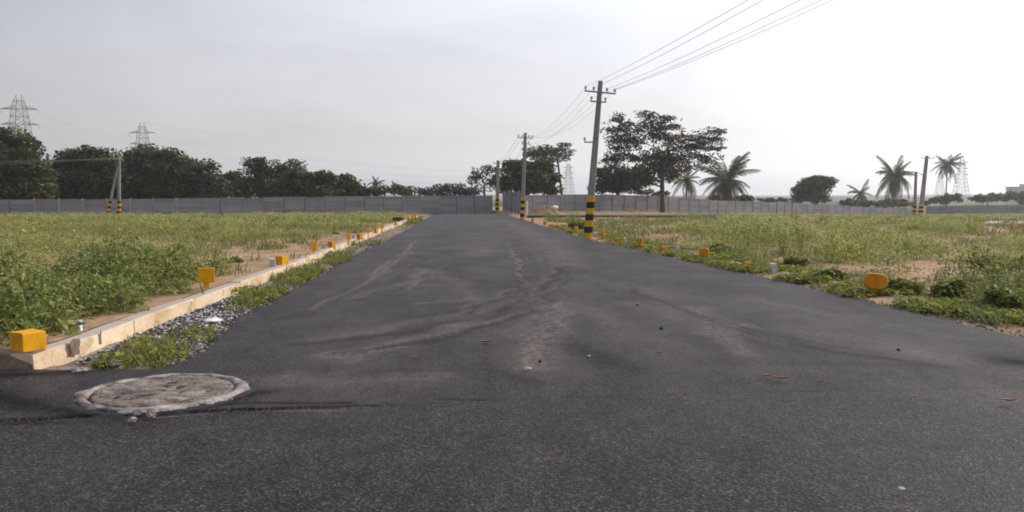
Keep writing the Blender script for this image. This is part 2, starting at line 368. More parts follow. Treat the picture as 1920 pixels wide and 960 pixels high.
# ------------------------------------------------------------------ mesh builders
def tag(o, label=None, cat=None, group=None, kind=None):
    if label: o['label'] = label
    if cat: o['category'] = cat
    if group: o['group'] = group
    if kind: o['kind'] = kind
    return o
def empty(name, loc=(0, 0, 0), rz=0.0):
    o = bpy.data.objects.new(name, None)
    o.empty_display_size = 0.2
    o.location = loc; o.rotation_euler = (0, 0, rz)
    C.objects.link(o)
    return o
def link(name, me, parent=None, loc=None, rot=None, scale=None):
    o = bpy.data.objects.new(name, me)
    C.objects.link(o)
    if parent: o.parent = parent
    if loc is not None: o.location = loc
    if rot is not None: o.rotation_euler = rot
    if scale is not None: o.scale = scale
    return o
class MB:
    def __init__(s): s.v = []; s.f = []; s.m = []; s.smooth = []
    def add(s, vs, fs, m=0, smooth=False):
        k = len(s.v)
        s.v += [tuple(p) for p in vs]
        s.f += [tuple(i + k for i in f) for f in fs]
        s.m += [m] * len(fs); s.smooth += [smooth] * len(fs)
        return s
    def box(s, c, d, M=None, m=0, bev=0.0):
        hx, hy, hz = d[0] / 2, d[1] / 2, d[2] / 2
        if bev:
            vs = []; b = bev
            for sx in (-1, 1):
                for sy in (-1, 1):
                    for sz in (-1, 1):
                        vs += [(sx * hx, sy * (hy - b), sz * (hz - b)), (sx * (hx - b), sy * hy, sz * (hz - b)), (sx * (hx - b), sy * (hy - b), sz * hz)]
            idx = lambda sx, sy, sz, a: ((sx > 0) * 4 + (sy > 0) * 2 + (sz > 0)) * 3 + a
            fs = []
            for q in (-1, 1):
                fs.append([idx(q, a, c_, 0) for a, c_ in ((-1, -1), (1, -1), (1, 1), (-1, 1))])
                fs.append([idx(a, q, c_, 1) for a, c_ in ((-1, -1), (1, -1), (1, 1), (-1, 1))])
                fs.append([idx(a, c_, q, 2) for a, c_ in ((-1, -1), (1, -1), (1, 1), (-1, 1))])
            for a in (-1, 1):
                for c_ in (-1, 1):
                    fs.append([idx(a, c_, -1, 0), idx(a, c_, 1, 0), idx(a, c_, 1, 1), idx(a, c_, -1, 1)])
                    fs.append([idx(a, -1, c_, 0), idx(a, 1, c_, 0), idx(a, 1, c_, 2), idx(a, -1, c_, 2)])
                    fs.append([idx(-1, a, c_, 1), idx(1, a, c_, 1), idx(1, a, c_, 2), idx(-1, a, c_, 2)])
                    for e in (-1, 1):
                        fs.append([idx(a, c_, e, 0), idx(a, c_, e, 1), idx(a, c_, e, 2)])
        else:
            vs = [(sx * hx, sy * hy, sz * hz) for sx in (-1, 1) for sy in (-1, 1) for sz in (-1, 1)]
            fs = [(0, 1, 3, 2), (4, 6, 7, 5), (0, 4, 5, 1), (2, 3, 7, 6), (0, 2, 6, 4), (1, 5, 7, 3)]
        if M is not None: vs = [M @ Vector(p) for p in vs]
        return s.add([Vector(p) + Vector(c) for p in vs], fs, m)
    def tube(s, pts, rs, n=6, m=0, cap=True, smooth=True):
        pts = [Vector(p) for p in pts]
        k = len(pts); vs = []
        for i, p in enumerate(pts):
            d = (pts[min(i + 1, k - 1)] - pts[max(i - 1, 0)]).normalized()
            a = d.cross(Vector((0, 0, 1)) if abs(d.z) < 0.9 else Vector((0, 1, 0))).normalized()
            b = a.cross(d)
            r = rs[i] if hasattr(rs, '__len__') else rs
            vs += [p + a * (r * math.cos(2 * math.pi * j / n)) + b * (r * math.sin(2 * math.pi * j / n)) for j in range(n)]
        fs = [(i * n + j, i * n + (j + 1) % n, (i + 1) * n + (j + 1) % n, (i + 1) * n + j) for i in range(k - 1) for j in range(n)]
        s.add(vs, fs, m, smooth)
        if cap: s.add(vs[:n], [tuple(range(n))[::-1]], m); s.add(vs[-n:], [tuple(range(n))], m)
        return s
    def lathe(s, prof, c=(0, 0, 0), n=12, m=0, smooth=True):
        c = Vector(c)
        vs = [c + Vector((r * math.cos(2 * math.pi * j / n), r * math.sin(2 * math.pi * j / n), z)) for r, z in prof for j in range(n)]
        fs = [(i * n + j, i * n + (j + 1) % n, (i + 1) * n + (j + 1) % n, (i + 1) * n + j) for i in range(len(prof) - 1) for j in range(n)]
        return s.add(vs, fs, m, smooth)
    def mesh(s, name, mats):
        me = bpy.data.meshes.new(name)
        me.from_pydata(s.v, [], s.f)
        for x in mats if isinstance(mats, (list, tuple)) else [mats]: me.materials.append(x)
        me.polygons.foreach_set('material_index', s.m)
        me.polygons.foreach_set('use_smooth', s.smooth)
        me.update()
        return me
    def build(s, name, mats, parent=None, **k):
        return link(name, s.mesh(name, mats), parent, **k)
def np_mesh(name, V, Q, mats, mi=None, smooth=False):
    me = bpy.data.meshes.new(name)
    V = np.ascontiguousarray(V, np.float32); Q = np.ascontiguousarray(Q, np.int32)
    k = Q.shape[1]
    me.vertices.add(len(V)); me.vertices.foreach_set('co', V.ravel())
    me.loops.add(Q.size); me.loops.foreach_set('vertex_index', Q.ravel())
    me.polygons.add(len(Q))
    me.polygons.foreach_set('loop_start', np.arange(0, Q.size, k, dtype=np.int32))
    me.polygons.foreach_set('loop_total', np.full(len(Q), k, np.int32))
    for x in mats: me.materials.append(x)
    if mi is not None: me.polygons.foreach_set('material_index', np.ascontiguousarray(mi, np.int32))
    me.polygons.foreach_set('use_smooth', np.full(len(Q), smooth, bool))
    me.update(calc_edges=True)
    return me
def grid_mesh(name, P, mat, smooth=True):
    r, c = P.shape[:2]
    i = np.arange(r * c).reshape(r, c)
    Q = np.stack([i[:-1, :-1], i[:-1, 1:], i[1:, 1:], i[1:, :-1]], -1).reshape(-1, 4)
    return np_mesh(name, P.reshape(-1, 3), Q, [mat], smooth=smooth)
ORD = ['nearest', 'second', 'third', 'fourth', 'fifth', 'sixth', 'seventh', 'eighth', 'ninth', 'tenth', 'eleventh', 'twelfth']

# ------------------------------------------------------------------ plan of the place
KL = [gp(*p) for p in [(64, 695), (160, 664), (219, 638), (280, 615), (350, 588), (440, 552), (543, 510), (598, 488), (658, 460), (736, 428), (784, 409)]]
RL = [gp(*p) for p in [(315, 690), (364, 665), (423, 612), (478, 580), (532, 552), (600, 516), (669, 477), (726, 451), (784, 419), (812, 403)]]
RR = [gp(*p) for p in [(1920, 636), (1650, 572), (1420, 519), (1250, 482), (1100, 449), (1040, 431), (985, 413), (950, 402)]]
KR = [gp(*p) for p in [(1920, 608), (1715, 566), (1640, 550), (1457, 515), (1300, 480), (1150, 449), (1050, 424), (1000, 411)]]
kerbL, roadL, roadR, kerbR = map(interp_xy, (KL, RL, RR, KR))
KCORNER = KL[0]

# boundary wall: photo column -> distance of its foot and height of its top
WU = np.array([-260, 0, 240, 480, 690, 943, 1100, 1240, 1330, 1440, 1560, 1640, 1715, 1740, 1830, 1920, 2150])
WY = np.array([73.5, 77, 80, 84, 88, 94, 101, 109, 115, 124, 135, 143, 151, 150, 148, 146, 142.])
WT = np.array([375.5, 374, 373, 370.5, 368, 366, 364.5, 367, 375, 379, 384, 389, 391, 386.5, 385, 384, 383])
WH = 2.05
WZB = np.array([at(u, t, y).z for u, t, y in zip(WU, WT, WY)]) - WH
WA = (WU - 960) / FP
def ground_z(X, Y):
    """terrain height away from the road"""
    X = np.asarray(X, float); Y = np.asarray(Y, float)
    a = X / np.maximum(Y, 5.0)
    wy = np.interp(a, WA, WY); zb = np.interp(a, WA, WZB)
    near = 0.02 + 0.07 * (fbm(X, Y, 5.0, 3) - 0.5)
    t = np.clip((Y - 68) / np.maximum(wy - 68, 5), 0, 1)
    z = near + (zb - near) * t ** 1.15
    far = sstep(150, 700, Y)
    return z * (1 - far) + (-1.0) * far

# ------------------------------------------------------------------ ground sheets
xs = np.concatenate([-np.geomspace(60, 3000, 22)[::-1], np.linspace(-58, 118, 89), np.geomspace(121, 3000, 20)])
ys = np.concatenate([[-60, -30, -10], np.linspace(0, 170, 86), np.geomspace(175, 3000, 26)])
GX, GY = np.meshgrid(xs, ys)
GZ = np.where(GY < 66, -0.14, ground_z(GX, GY) - 0.14)
tag(link('ground', grid_mesh('ground', np.stack([GX, GY, GZ], -1), MT['ground'])), 'scrubby open ground reaching to the horizon', kind='structure')

def field(name, side, label):
    if side < 0:
        Y = np.concatenate([np.arange(KCORNER.y + 0.12, 30, 0.3), np.arange(30, 155, 0.8)])
        off = np.concatenate([np.arange(0, 8, 0.3), np.geomspace(8, 110, 60)])
        edge = kerbL(Y) - 0.2
        X = edge[:, None] - off[None, :]
    else:
        Y = np.concatenate([np.arange(2.0, 30, 0.3), np.arange(30, 155, 0.8)])
        off = np.concatenate([np.arange(0, 8, 0.3), np.geomspace(8, 120, 60)])
        edge = roadR(Y) - 0.05
        X = edge[:, None] + off[None, :]
    YY = np.repeat(Y[:, None], len(off), 1)
    Z = ground_z(X, YY)
    if side < 0:
        Z = Z + 0.10 * (1 - sstep(40, 75, YY))
        Z = Z + 0.05 * np.exp(-off[None, :] / 1.0)*(1 - sstep(40, 75, YY))
    else:
        Z = Z + (0.05 * sstep(0.2, 1.2, off)[None, :] - 0.025)* (1 - sstep(40, 75, YY))
        Z = np.where(off[None, :] < 0.25, -0.02, Z)
    Z = Z + 0.05 * (vnoise(X, YY, 0.7, 5) - 0.5) * (off[None, :] > 0.3)
    return tag(link(name, grid_mesh(name, np.stack([X, YY, Z], -1), MT['soil'])), label, kind='structure')
field('field_left', -1, 'sandy plot of weeds behind the cream kerb')
field('field_right', 1, 'sandy plot of weeds beside the striped pole')
# verge between the cream kerb and the asphalt
Yv = np.concatenate([np.arange(KCORNER.y - 0.35, 30, 0.2), np.arange(30, 80, 0.8)])
Lx, Rx = kerbL(np.maximum(Yv, KCORNER.y)) + 0.0, roadL(np.maximum(Yv, RL[0].y)) + 0.15
tt = np.linspace(0, 1, 14)
VX = Lx[:, None] * (1 - tt) + Rx[:, None] * tt
VY = np.repeat(Yv[:, None], 14, 1)
VZ = -0.03 + 0.045 * (vnoise(VX, VY, 0.35, 8) - 0.35) + 0.02 * np.sin(tt * math.pi)[None, :]
VZ[:, -1] = -0.02; VZ[:, -2] = np.minimum(VZ[:, -2], -0.005)
tag(link('verge', grid_mesh('verge', np.stack([VX, VY, VZ], -1), MT['verge'])), 'rough earth verge between cream kerb and asphalt', kind='structure')

# ------------------------------------------------------------------ roads with wear and some shade painted by vertex data
def wear_shade(X, Y, strokes):
    """strokes: (pixel polyline, half width m, dust 0..1, dark 0..1)"""
    D = np.zeros_like(X); K = np.zeros_like(X)
    jx = X + 0.25 * (vnoise(X, Y, 0.6, 11) - 0.5); jy = Y + 0.25 * (vnoise(X, Y, 0.6, 12) - 0.5)
    for pts, w, du, dk in strokes:
        P = [gp(*p) for p in pts]
        best = np.full(X.shape, 1e9)
        for a, b in zip(P[:-1], P[1:]):
            dx, dy = b.x - a.x, b.y - a.y
            t = np.clip(((jx - a.x) * dx + (jy - a.y) * dy) / (dx * dx + dy * dy + 1e-9), 0, 1)
            best = np.minimum(best, np.hypot(jx - a.x - t * dx, jy - a.y - t * dy))
        f = np.exp(-(best / w) ** 2)
        D = np.maximum(D, f * du * 1.1); K = np.maximum(K, f * dk)
    return D, K
def set_wear_shade(me, D, K):
    at_ = me.color_attributes.new('wear_shade', 'FLOAT_COLOR', 'POINT')
    col = np.stack([D.ravel(), K.ravel(), np.zeros(D.size), np.ones(D.size)], -1).astype(np.float32)
    at_.data.foreach_set('color', col.ravel())
STROKES = [
    # dusty fans where vehicles turned
    ([(1000, 690), (1020, 640), (1040, 600), (1040, 570)], 0.28, 0.55, 0),
    ([(1000, 640), (1010, 610)], 0.30, 0.35, 0),
    ([(640, 680), (720, 650), (900, 610), (1040, 570)], 0.10, 0.42, 0),
    ([(620, 672), (760, 655)], 0.12, 0.5, 0),
    ([(600, 640), (760, 612), (950, 575), (1050, 540)], 0.16, 0.25, 0),
    ([(660, 560), (780, 525), (800, 505)], 0.16, 0.34, 0),
    ([(800, 505), (860, 535), (890, 565)], 0.2, 0.30, 0),
    ([(780, 572), (870, 568)], 0.06, 0.45, 0),
    ([(1300, 580), (1370, 640), (1385, 665)], 0.25, 0.42, 0),
    ([(1180, 570), (1300, 600)], 0.3, 0.22, 0),
    ([(1060, 560), (1130, 600), (1180, 640)], 0.3, 0.2, 0),
    ([(900, 480), (950, 440), (920, 415)], 0.8, 0.22, 0),
    ([(1080, 500), (1010, 450), (950, 415)], 0.7, 0.26, 0),
    ([(1500, 620), (1700, 660), (1950, 700)], 0.5, 0.22, 0),
    ([(470, 715), (640, 722), (800, 715)], 0.22, 0.25, 0),
    # dark tyre scuffs, and a dark patch at the right road edge
    ([(560, 650), (760, 625), (900, 600), (1020, 545), (1060, 500)], 0.13, 0, 0.6),
    ([(640, 668), (830, 640), (960, 600), (1030, 565)], 0.10, 0, 0.55),
    ([(1180, 545), (1270, 580), (1400, 630), (1560, 665), (1760, 690)], 0.09, 0, 0.62),
    ([(1080, 650), (1130, 680), (1180, 700)], 0.22, 0, 0.5),
    ([(1320, 640), (1340, 690)], 0.2, 0, 0.35),
    ([(980, 520), (1000, 560)], 0.4, 0, 0.35),
    ([(840, 470), (860, 520), (880, 555)], 0.4, 0, 0.25),
    ([(1480, 690), (1640, 690), (1780, 690)], 0.12, 0, 0.35),
    ([(820, 748), (900, 748)], 0.05, 0, 0.8),
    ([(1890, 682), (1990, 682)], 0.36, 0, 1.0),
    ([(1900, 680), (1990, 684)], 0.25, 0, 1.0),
    ([(960, 470), (930, 420)], 0.5, 0, 0.3),
    ([(760, 600), (980, 560)], 0.05, 0, 0.5),
    ([(700, 700), (900, 700), (1000, 720)], 0.12, 0, 0.35),
    ([(1100, 520), (1250, 560)], 0.35, 0.2, 0),
    ([(1560, 640), (1800, 672)], 0.3, 0.22, 0),
    ([(1400, 560), (1600, 600), (1800, 640)], 0.2, 0.16, 0),
    # fresh tar by the seam, with shade of manhole mound and step painted in
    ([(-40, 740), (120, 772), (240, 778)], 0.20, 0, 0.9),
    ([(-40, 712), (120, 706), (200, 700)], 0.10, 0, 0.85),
    ([(290, 770), (420, 768), (560, 762), (660, 758)], 0.05, 0, 0.9),  # dark line painted in for the gap and shade at the step
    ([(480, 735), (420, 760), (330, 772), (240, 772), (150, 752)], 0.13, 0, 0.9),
    ([(465, 715), (540, 712)], 0.2, 0.3, 0),
]
STROKES2 = [([(290, 783), (400, 778), (560, 772), (650, 768)], 0.02, 0.55, 0), ([(-40, 797), (240, 790)], 0.05, 0, 0.7),  # dark stroke paints the step's gap and shade onto the cross road
            ([(640, 900), (680, 880)], 0.08, 0, 0.4), ([(1480, 680), (1800, 720), (2000, 780)], 0.5, 0.16, 0)]
# main lane: rows across between its edges; its front lip lies on the older cross road
rs_ = random.Random(5)
def arcs(pts, n, spread):
    for _ in range(n):
        o_ = rs_.uniform(-1, 1); a_, b_ = sorted((rs_.uniform(0, 0.6), rs_.uniform(0.4, 1)))
        q_ = []
        for i_ in range(9):
            t_ = (a_ + (b_ - a_) * i_ / 8) * (len(pts) - 1); j_ = min(int(t_), len(pts) - 2); f_ = t_ - j_
            q_.append((pts[j_][0] * (1 - f_) + pts[j_ + 1][0] * f_ + o_ * spread * 1.5, pts[j_][1] * (1 - f_) + pts[j_ + 1][1] * f_ + o_ * spread))
        if rs_.random() < 0.55: STROKES.append((q_, rs_.uniform(0.025, 0.07), rs_.uniform(0.25, 0.6), 0))
        else: STROKES.append((q_, rs_.uniform(0.03, 0.09), 0, rs_.uniform(0.2, 0.42)))
arcs([(520, 690), (700, 665), (880, 620), (1000, 570), (1060, 520), (1040, 470)], 15, 26)
arcs([(1130, 520), (1250, 575), (1400, 625), (1560, 660), (1800, 690)], 10, 24)
arcs([(1010, 690), (1020, 640), (1015, 560), (980, 480), (935, 420)], 10, 22)
arcs([(600, 600), (720, 540), (790, 490), (850, 430)], 7, 24)
SEAM = [gp(*p) for p in [(-700, 806), (0, 790), (240, 784), (420, 773), (640, 765), (900, 752), (1300, 738), (1920, 728), (2700, 722)]]
seam = lambda x: np.interp(x, [p.x for p in SEAM], [p.y for p in SEAM])
def patch(name, X, Y, Z, mat, strokes, label):
    me = grid_mesh(name, np.stack([X, Y, Z], -1), mat)
    D, K = wear_shade(X, Y, strokes)
    set_wear_shade(me, D, K)
    return tag(link(name, me), label, kind='structure')
Ym = [RL[0].y - 0.02]
while Ym[-1] < RL[-1].y + 0.5:
    Ym.append(Ym[-1] + max(0.036, 0.0042 * Ym[-1]))
Ym = np.array(Ym)
jl = 0.10 * (vnoise(Ym, Ym * 0, 0.45, 21) - 0.5) + 0.05 * (vnoise(Ym, Ym * 0, 0.12, 22) - 0.5)
jr = 0.10 * (vnoise(Ym, Ym * 0, 0.5, 23) - 0.5) + 0.05 * (vnoise(Ym, Ym * 0, 0.12, 24) - 0.5)
eL, eR = roadL(Ym) + jl, roadR(Ym) + jr
tt = np.linspace(0, 1, 190)
MX_ = eL[:, None] * (1 - tt) + eR[:, None] * tt
MY_ = np.repeat(Ym[:, None], 190, 1)
def lane_z(X, Y):
    return 0.022 + 0.012 * (fbm(X, Y, 1.6, 31) - 0.5)
MZ_ = lane_z(MX_, MY_)
MZ_[:, 0] = -0.05; MZ_[:, -1] = -0.05
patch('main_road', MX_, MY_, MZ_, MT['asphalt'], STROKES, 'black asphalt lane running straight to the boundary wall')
# apron: the lane's widened mouth between the seam and the kerb corner
ax = np.concatenate([np.linspace(-40, -6, 40), np.linspace(-5.95, 9, 360), np.linspace(9.2, 40, 40)])
ay0 = seam(ax) + 0.05 * (vnoise(ax, ax * 0, 0.4, 41) - 0.5) + 0.03 * (vnoise(ax, ax * 0, 0.11, 42) - 0.5)
ay1 = np.full_like(ax, RL[0].y - 0.02)
wid = np.where(ax < RL[0].x, ay1 - 0.16 + 0.10 * (vnoise(ax, ax * 0, 0.3, 43) - 0.5), ay1)
ts = np.linspace(0, 1, 70)
AX = np.repeat(ax[None, :], 70, 0)
AY = ay0[None, :] * (1 - ts[:, None]) + wid[None, :] * ts[:, None]
AZ = lane_z(AX, AY)
lip = np.where(ax < 1.0, 0.022, 0.012)
wS = sstep(-2.2, -0.7, ax)[None, :] * (1 - sstep(0, 0.8, ts))[:, None]
AZ = AZ * (1 - wS) + wS * (0.0018 + 0.006 * (fbm(AX, AY, 1.6, 51) - 0.5))
AZ[0, :] = np.where(ax < -1.1, -0.02, AZ[0, :] - 0.0035)
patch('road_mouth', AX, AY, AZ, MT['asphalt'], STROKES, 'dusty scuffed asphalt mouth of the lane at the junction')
cx_ = np.concatenate([np.linspace(-40, -6.2, 25), np.linspace(-6, 9, 220), np.linspace(9.3, 40, 25)])
cy_ = np.concatenate([np.linspace(-14, 3, 12), np.linspace(3.1, 8.2, 120)])
CX_, CY_ = np.meshgrid(cx_, cy_)
patch('cross_road', CX_, CY_, 0.006 * (fbm(CX_, CY_, 1.6, 51) - 0.5) + np.where(CY_ > seam(CX_) + 0.3, -0.03, 0.0), MT['asphalt2'], STROKES2, 'grainy black asphalt road crossing the foreground')
# far side roads seen edge-on across the plots
def strip_road(name, poly, z, mat, label):
    vs = [(p.x, p.y, z) for p in poly] + [(p.x, p.y, z - 0.25) for p in poly]
    n = len(poly)
    fs = [tuple(range(n))] + [(i, (i + 1) % n, n + (i + 1) % n, n + i) for i in range(n)]
    return tag(MB().add(vs, fs).build(name, mat), label, kind='structure')
strip_road('side_road', [gp(988, 408.6), gp(1340, 408.6), gp(1345, 405.6), gp(988, 405.6)], 0.16, MT['tar'], 'thin dark strip of side road crossing the sandy plot')
strip_road('side_road', [gp(1846, 425), gp(2200, 428), gp(2200, 421), gp(1846, 420)], 0.2, MT['paleconc'], 'pale grey strip of side road among the weeds')

# ------------------------------------------------------------------ kerbs
def kerb_run(root, pts, back, width, z0, z1, length, gap, jitter=0.0):
    """stones along a polyline of the face's foot; back = side of the thickness"""
    P = [Vector((p.x, p.y, 0)) for p in pts]
    cum = [0]
    for a, b in zip(P[:-1], P[1:]): cum.append(cum[-1] + (b - a).length)
    def pos(s):
        for i in range(len(P) - 1):
            if s <= cum[i + 1] or i == len(P) - 2:
                t = (s - cum[i]) / (cum[i + 1] - cum[i]); return P[i].lerp(P[i + 1], t)
    s = 0.0
    while s < cum[-1] - 0.3:
        e = min(s + length * random.uniform(0.9, 1.1), cum[-1])
        k = max(2, int((e - s) / 0.75) + 1)
        pts2 = [pos(s + gap / 2 + (e - s - gap) * i / (k - 1)) for i in range(k)]
        dz = random.uniform(-jitter, jitter)
        mb = MB(); rings = []
        for i, p in enumerate(pts2):
            d = (pts2[min(i + 1, k - 1)] - pts2[max(i - 1, 0)]).normalized()
            n = Vector((-d.y, d.x, 0)) * back
            b = 0.018 + random.uniform(-0.006, 0.008)
            q = random.uniform(-0.007, 0.007)
            f0 = p + n * random.uniform(-0.006, 0.006)
            rings.append([f0 + Vector((0, 0, z0)), f0 + n * 0.015 + Vector((0, 0, z1 - b + dz)), f0 + n * (0.015 + b) + Vector((0, 0, z1 + dz + q)),
                          p + n * (width - b) + Vector((0, 0, z1 + dz + q)), p + n * width + Vector((0, 0, z1 - b + dz)), p + n * width + Vector((0, 0, z0))])
        vs = [v for r in rings for v in r]
        fs = [(i * 6 + j, i * 6 + (j + 1) % 6, (i + 1) * 6 + (j + 1) % 6, (i + 1) * 6 + j) for i in range(k - 1) for j in range(6)]
        fs += [tuple(range(6))[::-1], tuple((k - 1) * 6 + j for j in range(6))]
        mb.add(vs, fs).build('kerb_stone', MT['kerb'], root)
        s = e
kl = tag(empty('kerb', (0, 0, 0)), 'raised cream concrete kerb with joints and orange stains', kind='structure')
kerb_run(kl, KL, 1, 0.24, -0.12, 0.175, 2.3, 0.026, 0.009)
MT['kerbend'] = M_noise('kerb_soil_shade', [(0.3, (0.13, 0.085, 0.07)), (0.7, (0.22, 0.155, 0.125))], 4, 0.9, 0.4, 0.01, fine=25)  # soil brown, with the shade of the unlit side painted in
ret = [KCORNER + Vector((-0.012, 0, 0)), KCORNER + Vector((-1.6, 0.02, 0)), KCORNER + Vector((-9, 0.1, 0))]
kr2 = tag(empty('kerb', (0, 0, 0)), 'short brown soiled kerb, its shade painted in, turning away at the corner', kind='structure')
_k = MT['kerb']; MT['kerb'] = MT['kerbend']
kerb_run(kr2, ret, -1, 0.24, -0.12, 0.172, 3.0, 0.018)
MT['kerb'] = _k
kr = tag(empty('kerb', (0, 0, 0)), 'low pale kerb half buried in weeds beside the road', kind='structure')
kerb_run(kr, KR, -1, 0.12, -0.1, 0.055, 2.2, 0.05, 0.02)
# rubbed brown mark on the kerb face
for (u, v, w, h) in ((139, 657, 0.16, 0.085), (188, 636, 0.03, 0.075)):
    c0 = gp(u, 690); 
    # point on the kerb face whose pixel is u, v
    best = min((abs(uv_np(float(kerbL(y)) + 0.0, y, 0.11)[0] - u), y) for y in np.arange(8, 12, 0.02))
    y = best[1]; x = float(kerbL(y)); d = Vector((float(kerbL(y + .2)) - x, .2, 0)).normalized(); n = Vector((d.y, -d.x, 0))
    mb = MB(); c = Vector((x, y, 0.115)) + n * 0.006
    ring = [c + d * (w * (0.5 + 0.08 * math.sin(5 * a)) * max(-1, min(1, 1.3 * math.cos(a)))) + Vector((0, 0, h * (1 + 0.1 * math.sin(4 * a)) * max(-1, min(1, 1.3 * math.sin(a))))) for a in [2 * math.pi * j / 20 for j in range(20)]]
    mb.add(ring + [p + n * 0.004 for p in ring], [tuple(range(20, 40))] + [(j, (j + 1) % 20, 20 + (j + 1) % 20, 20 + j) for j in range(20)])
    mb.build('faded_mark', MT['kerbend'], kl)

# ------------------------------------------------------------------ boundary walls: posts and precast panels
BAY, NP = 2.08, 5
PH = WH / NP
pm = MB().box((0, 0, 0), (BAY - 0.13, 0.06, PH - 0.012), bev=0.008).mesh('panel', MT['wall'])
postm = MB().box((0, 0, 0), (0.15, 0.16, WH + 0.55), bev=0.02).mesh('post', MT['wallpost'])
def wall_run(label, u0, u1, top_fn=None, y_fn=None, step=True, bay=BAY, pts=None):
    root = tag(empty('boundary_wall', (0, 0, 0)), label, 'wall', 'precast boundary walls')
    if pts is None:
        us = np.linspace(u0, u1, 200)
        Y = np.interp(us, WU, WY); T = np.interp(us, WU, WT)
        P = [at(u, t, y) for u, t, y in zip(us, T, Y)]
    else:
        P = pts
    cum = np.concatenate([[0], np.cumsum([math.hypot(b.x - a.x, b.y - a.y) for a, b in zip(P[:-1], P[1:])])])
    px, py, pz = (np.array([getattr(p, c) for p in P]) for c in 'xyz')
    n = int(cum[-1] / bay)
    f = lambda s: Vector((np.interp(s, cum, px), np.interp(s, cum, py), np.interp(s, cum, pz)))
    for i in range(n + 1):
        a, b = f(i * bay), f((i + 1) * bay)
        dz = random.uniform(-0.05, 0.05)
        ang = math.atan2(b.y - a.y, b.x - a.x)
        link('post', postm, root, loc=(a.x, a.y, a.z - (WH + 0.55) / 2 + random.uniform(-0.02, 0.08)), rot=(random.uniform(-.008, .008), random.uniform(-.012, .012), ang))
        if i == n: break
        mid = (a + b) / 2
        for k in range(NP):
            link('panel', pm, root, loc=(mid.x + random.uniform(-.01, .01) * math.sin(ang), mid.y + random.uniform(-0.012, 0.012), mid.z + dz - PH * (k + 0.5)), rot=(random.uniform(-.01, .01), random.uniform(-.004, .004), ang))
    return root
wall_run('long grey precast panel wall left of the lane end', -230, 938)
wall_run('grey precast panel wall running behind the tall spreading tree', 946, 1719)
wall_run('low far grey precast wall right of the propped striped pole', 1738, 2140)
P1c, P2c = at(944, 359.5, 93), at(984, 361, 79)
wall_run('short grey precast return wall beside the second striped pole', 0, 0, pts=[P1c, P1c.lerp(P2c, 0.5), P2c])

# ------------------------------------------------------------------ power poles
def section(c, w, d, ch=0.18):
    a, b = w / 2, d / 2; x, y = a * ch * 2, b * ch * 2
    return [c + Vector(p) for p in ((a - x, -b, 0), (a, -b + y, 0), (a, b - y, 0), (a - x, b, 0), (-a + x, b, 0), (-a, b - y, 0), (-a, -b + y, 0), (-a + x, -b, 0))]
def prism(mb, p0, p1, w0, w1, d0, d1, m=0):
    A, B = section(p0, w0, d0), section(p1, w1, d1)
    mb.add(A + B, [(j, (j + 1) % 8, 8 + (j + 1) % 8, 8 + j) for j in range(8)] + [tuple(range(8))[::-1], tuple(range(8, 16))], m)
def insulator(root, p, s=1.0):
    mb = MB()
    mb.lathe([(0.001, -0.03 * s), (0.018 * s, -0.03 * s), (0.018 * s, 0.05 * s), (0.05 * s, 0.055 * s), (0.062 * s, 0.09 * s), (0.042 * s, 0.115 * s), (0.055 * s, 0.14 * s), (0.05 * s, 0.17 * s), (0.001, 0.185 * s)], p, 10)
    return mb.build('insulator', MT['insul'], root)
def shaft(root, base, top, w0, w1, bands, nb, name='shaft'):
    """a leaning tapered concrete pole with painted bands up to the fraction `bands`"""
    ax_ = top - base
    mb = MB(); prism(mb, base - ax_ * 0.04, top, w0, w1, w0 * 0.8, w1 * 0.8)
    mb.build(name, MT['polec'], root)
    for i in range(nb):
        t0, t1 = bands * i / nb, bands * (i + 1) / nb
        lo, hi = base + ax_ * t0, base + ax_ * t1
        wl, wh = w0 + (w1 - w0) * t0 + 0.012, w0 + (w1 - w0) * t1 + 0.012
        mb = MB(); prism(mb, lo, hi, wl, wh, wl * 0.8, wh * 0.8)
        mb.build('band', MT['byellow'] if i % 2 == 0 else MT['bblack'], root)
def crossarm(root, c, half, rise, s=0.07, ins=(), s_ins=1.0):
    a, b = c + Vector((-half, -0.0, rise)), c + Vector((half, 0.0, -rise))
    ang = math.atan2(-2 * rise, 2 * half)
    Mr = Matrix.Rotation(-ang, 4, 'Y')
    mb = MB(); mb.box(c, (2 * half, s * 0.25, s), Mr); mb.box(c + Vector((0, -s * 0.5, s * 0.4)), (2 * half, s, s * 0.2), Mr)
    mb.build('crossarm', MT['steel'], root)
    pts = []
    for t in ins:
        p = a.lerp(b, t) + Vector((0, -s * 0.5, s * 0.6))
        insulator(root, p, s_ins); pts.append(p + Vector((0, 0, 0.13 * s_ins)))
    return pts
def pole(label, base_uv, top_uv, Y, w0, w1, bandv, nb):
    base = at(*base_uv, Y); top = at(*top_uv, Y)
    root = tag(empty('power_pole', base), label, 'pole', 'concrete power poles')
    b0, t0 = Vector((0, 0, 0)), top - base
    shaft(root, b0, t0, w0, w1, (base_uv[1] - bandv) / (base_uv[1] - top_uv[1]), nb)
    return root, base, top
WIRES = []
Y1 = gp(1102, 448).y
p1, b1, t1 = pole('nearest leaning power pole with broad yellow and black bands', (1102, 448), (1126, 152), Y1, 15.5 / ppm(Y1), 8.2 / ppm(Y1), 366, 7)
c = at(1124.5, 174, Y1) + Vector((0, -0.13, 0)) - b1
i1 = crossarm(p1, c, 29 / ppm(Y1), 0.06, 0.055, (0.04, 0.30, 0.72, 0.97), 0.95)
c = at(1121, 191.5, Y1) + Vector((0, -0.14, 0)) - b1
i1b = crossarm(p1, c, 15 / ppm(Y1), 0.02, 0.05, (0.08, 0.94), 0.9)
c = at(1107, 266, Y1) + Vector((0, 0.18, 0)) - b1
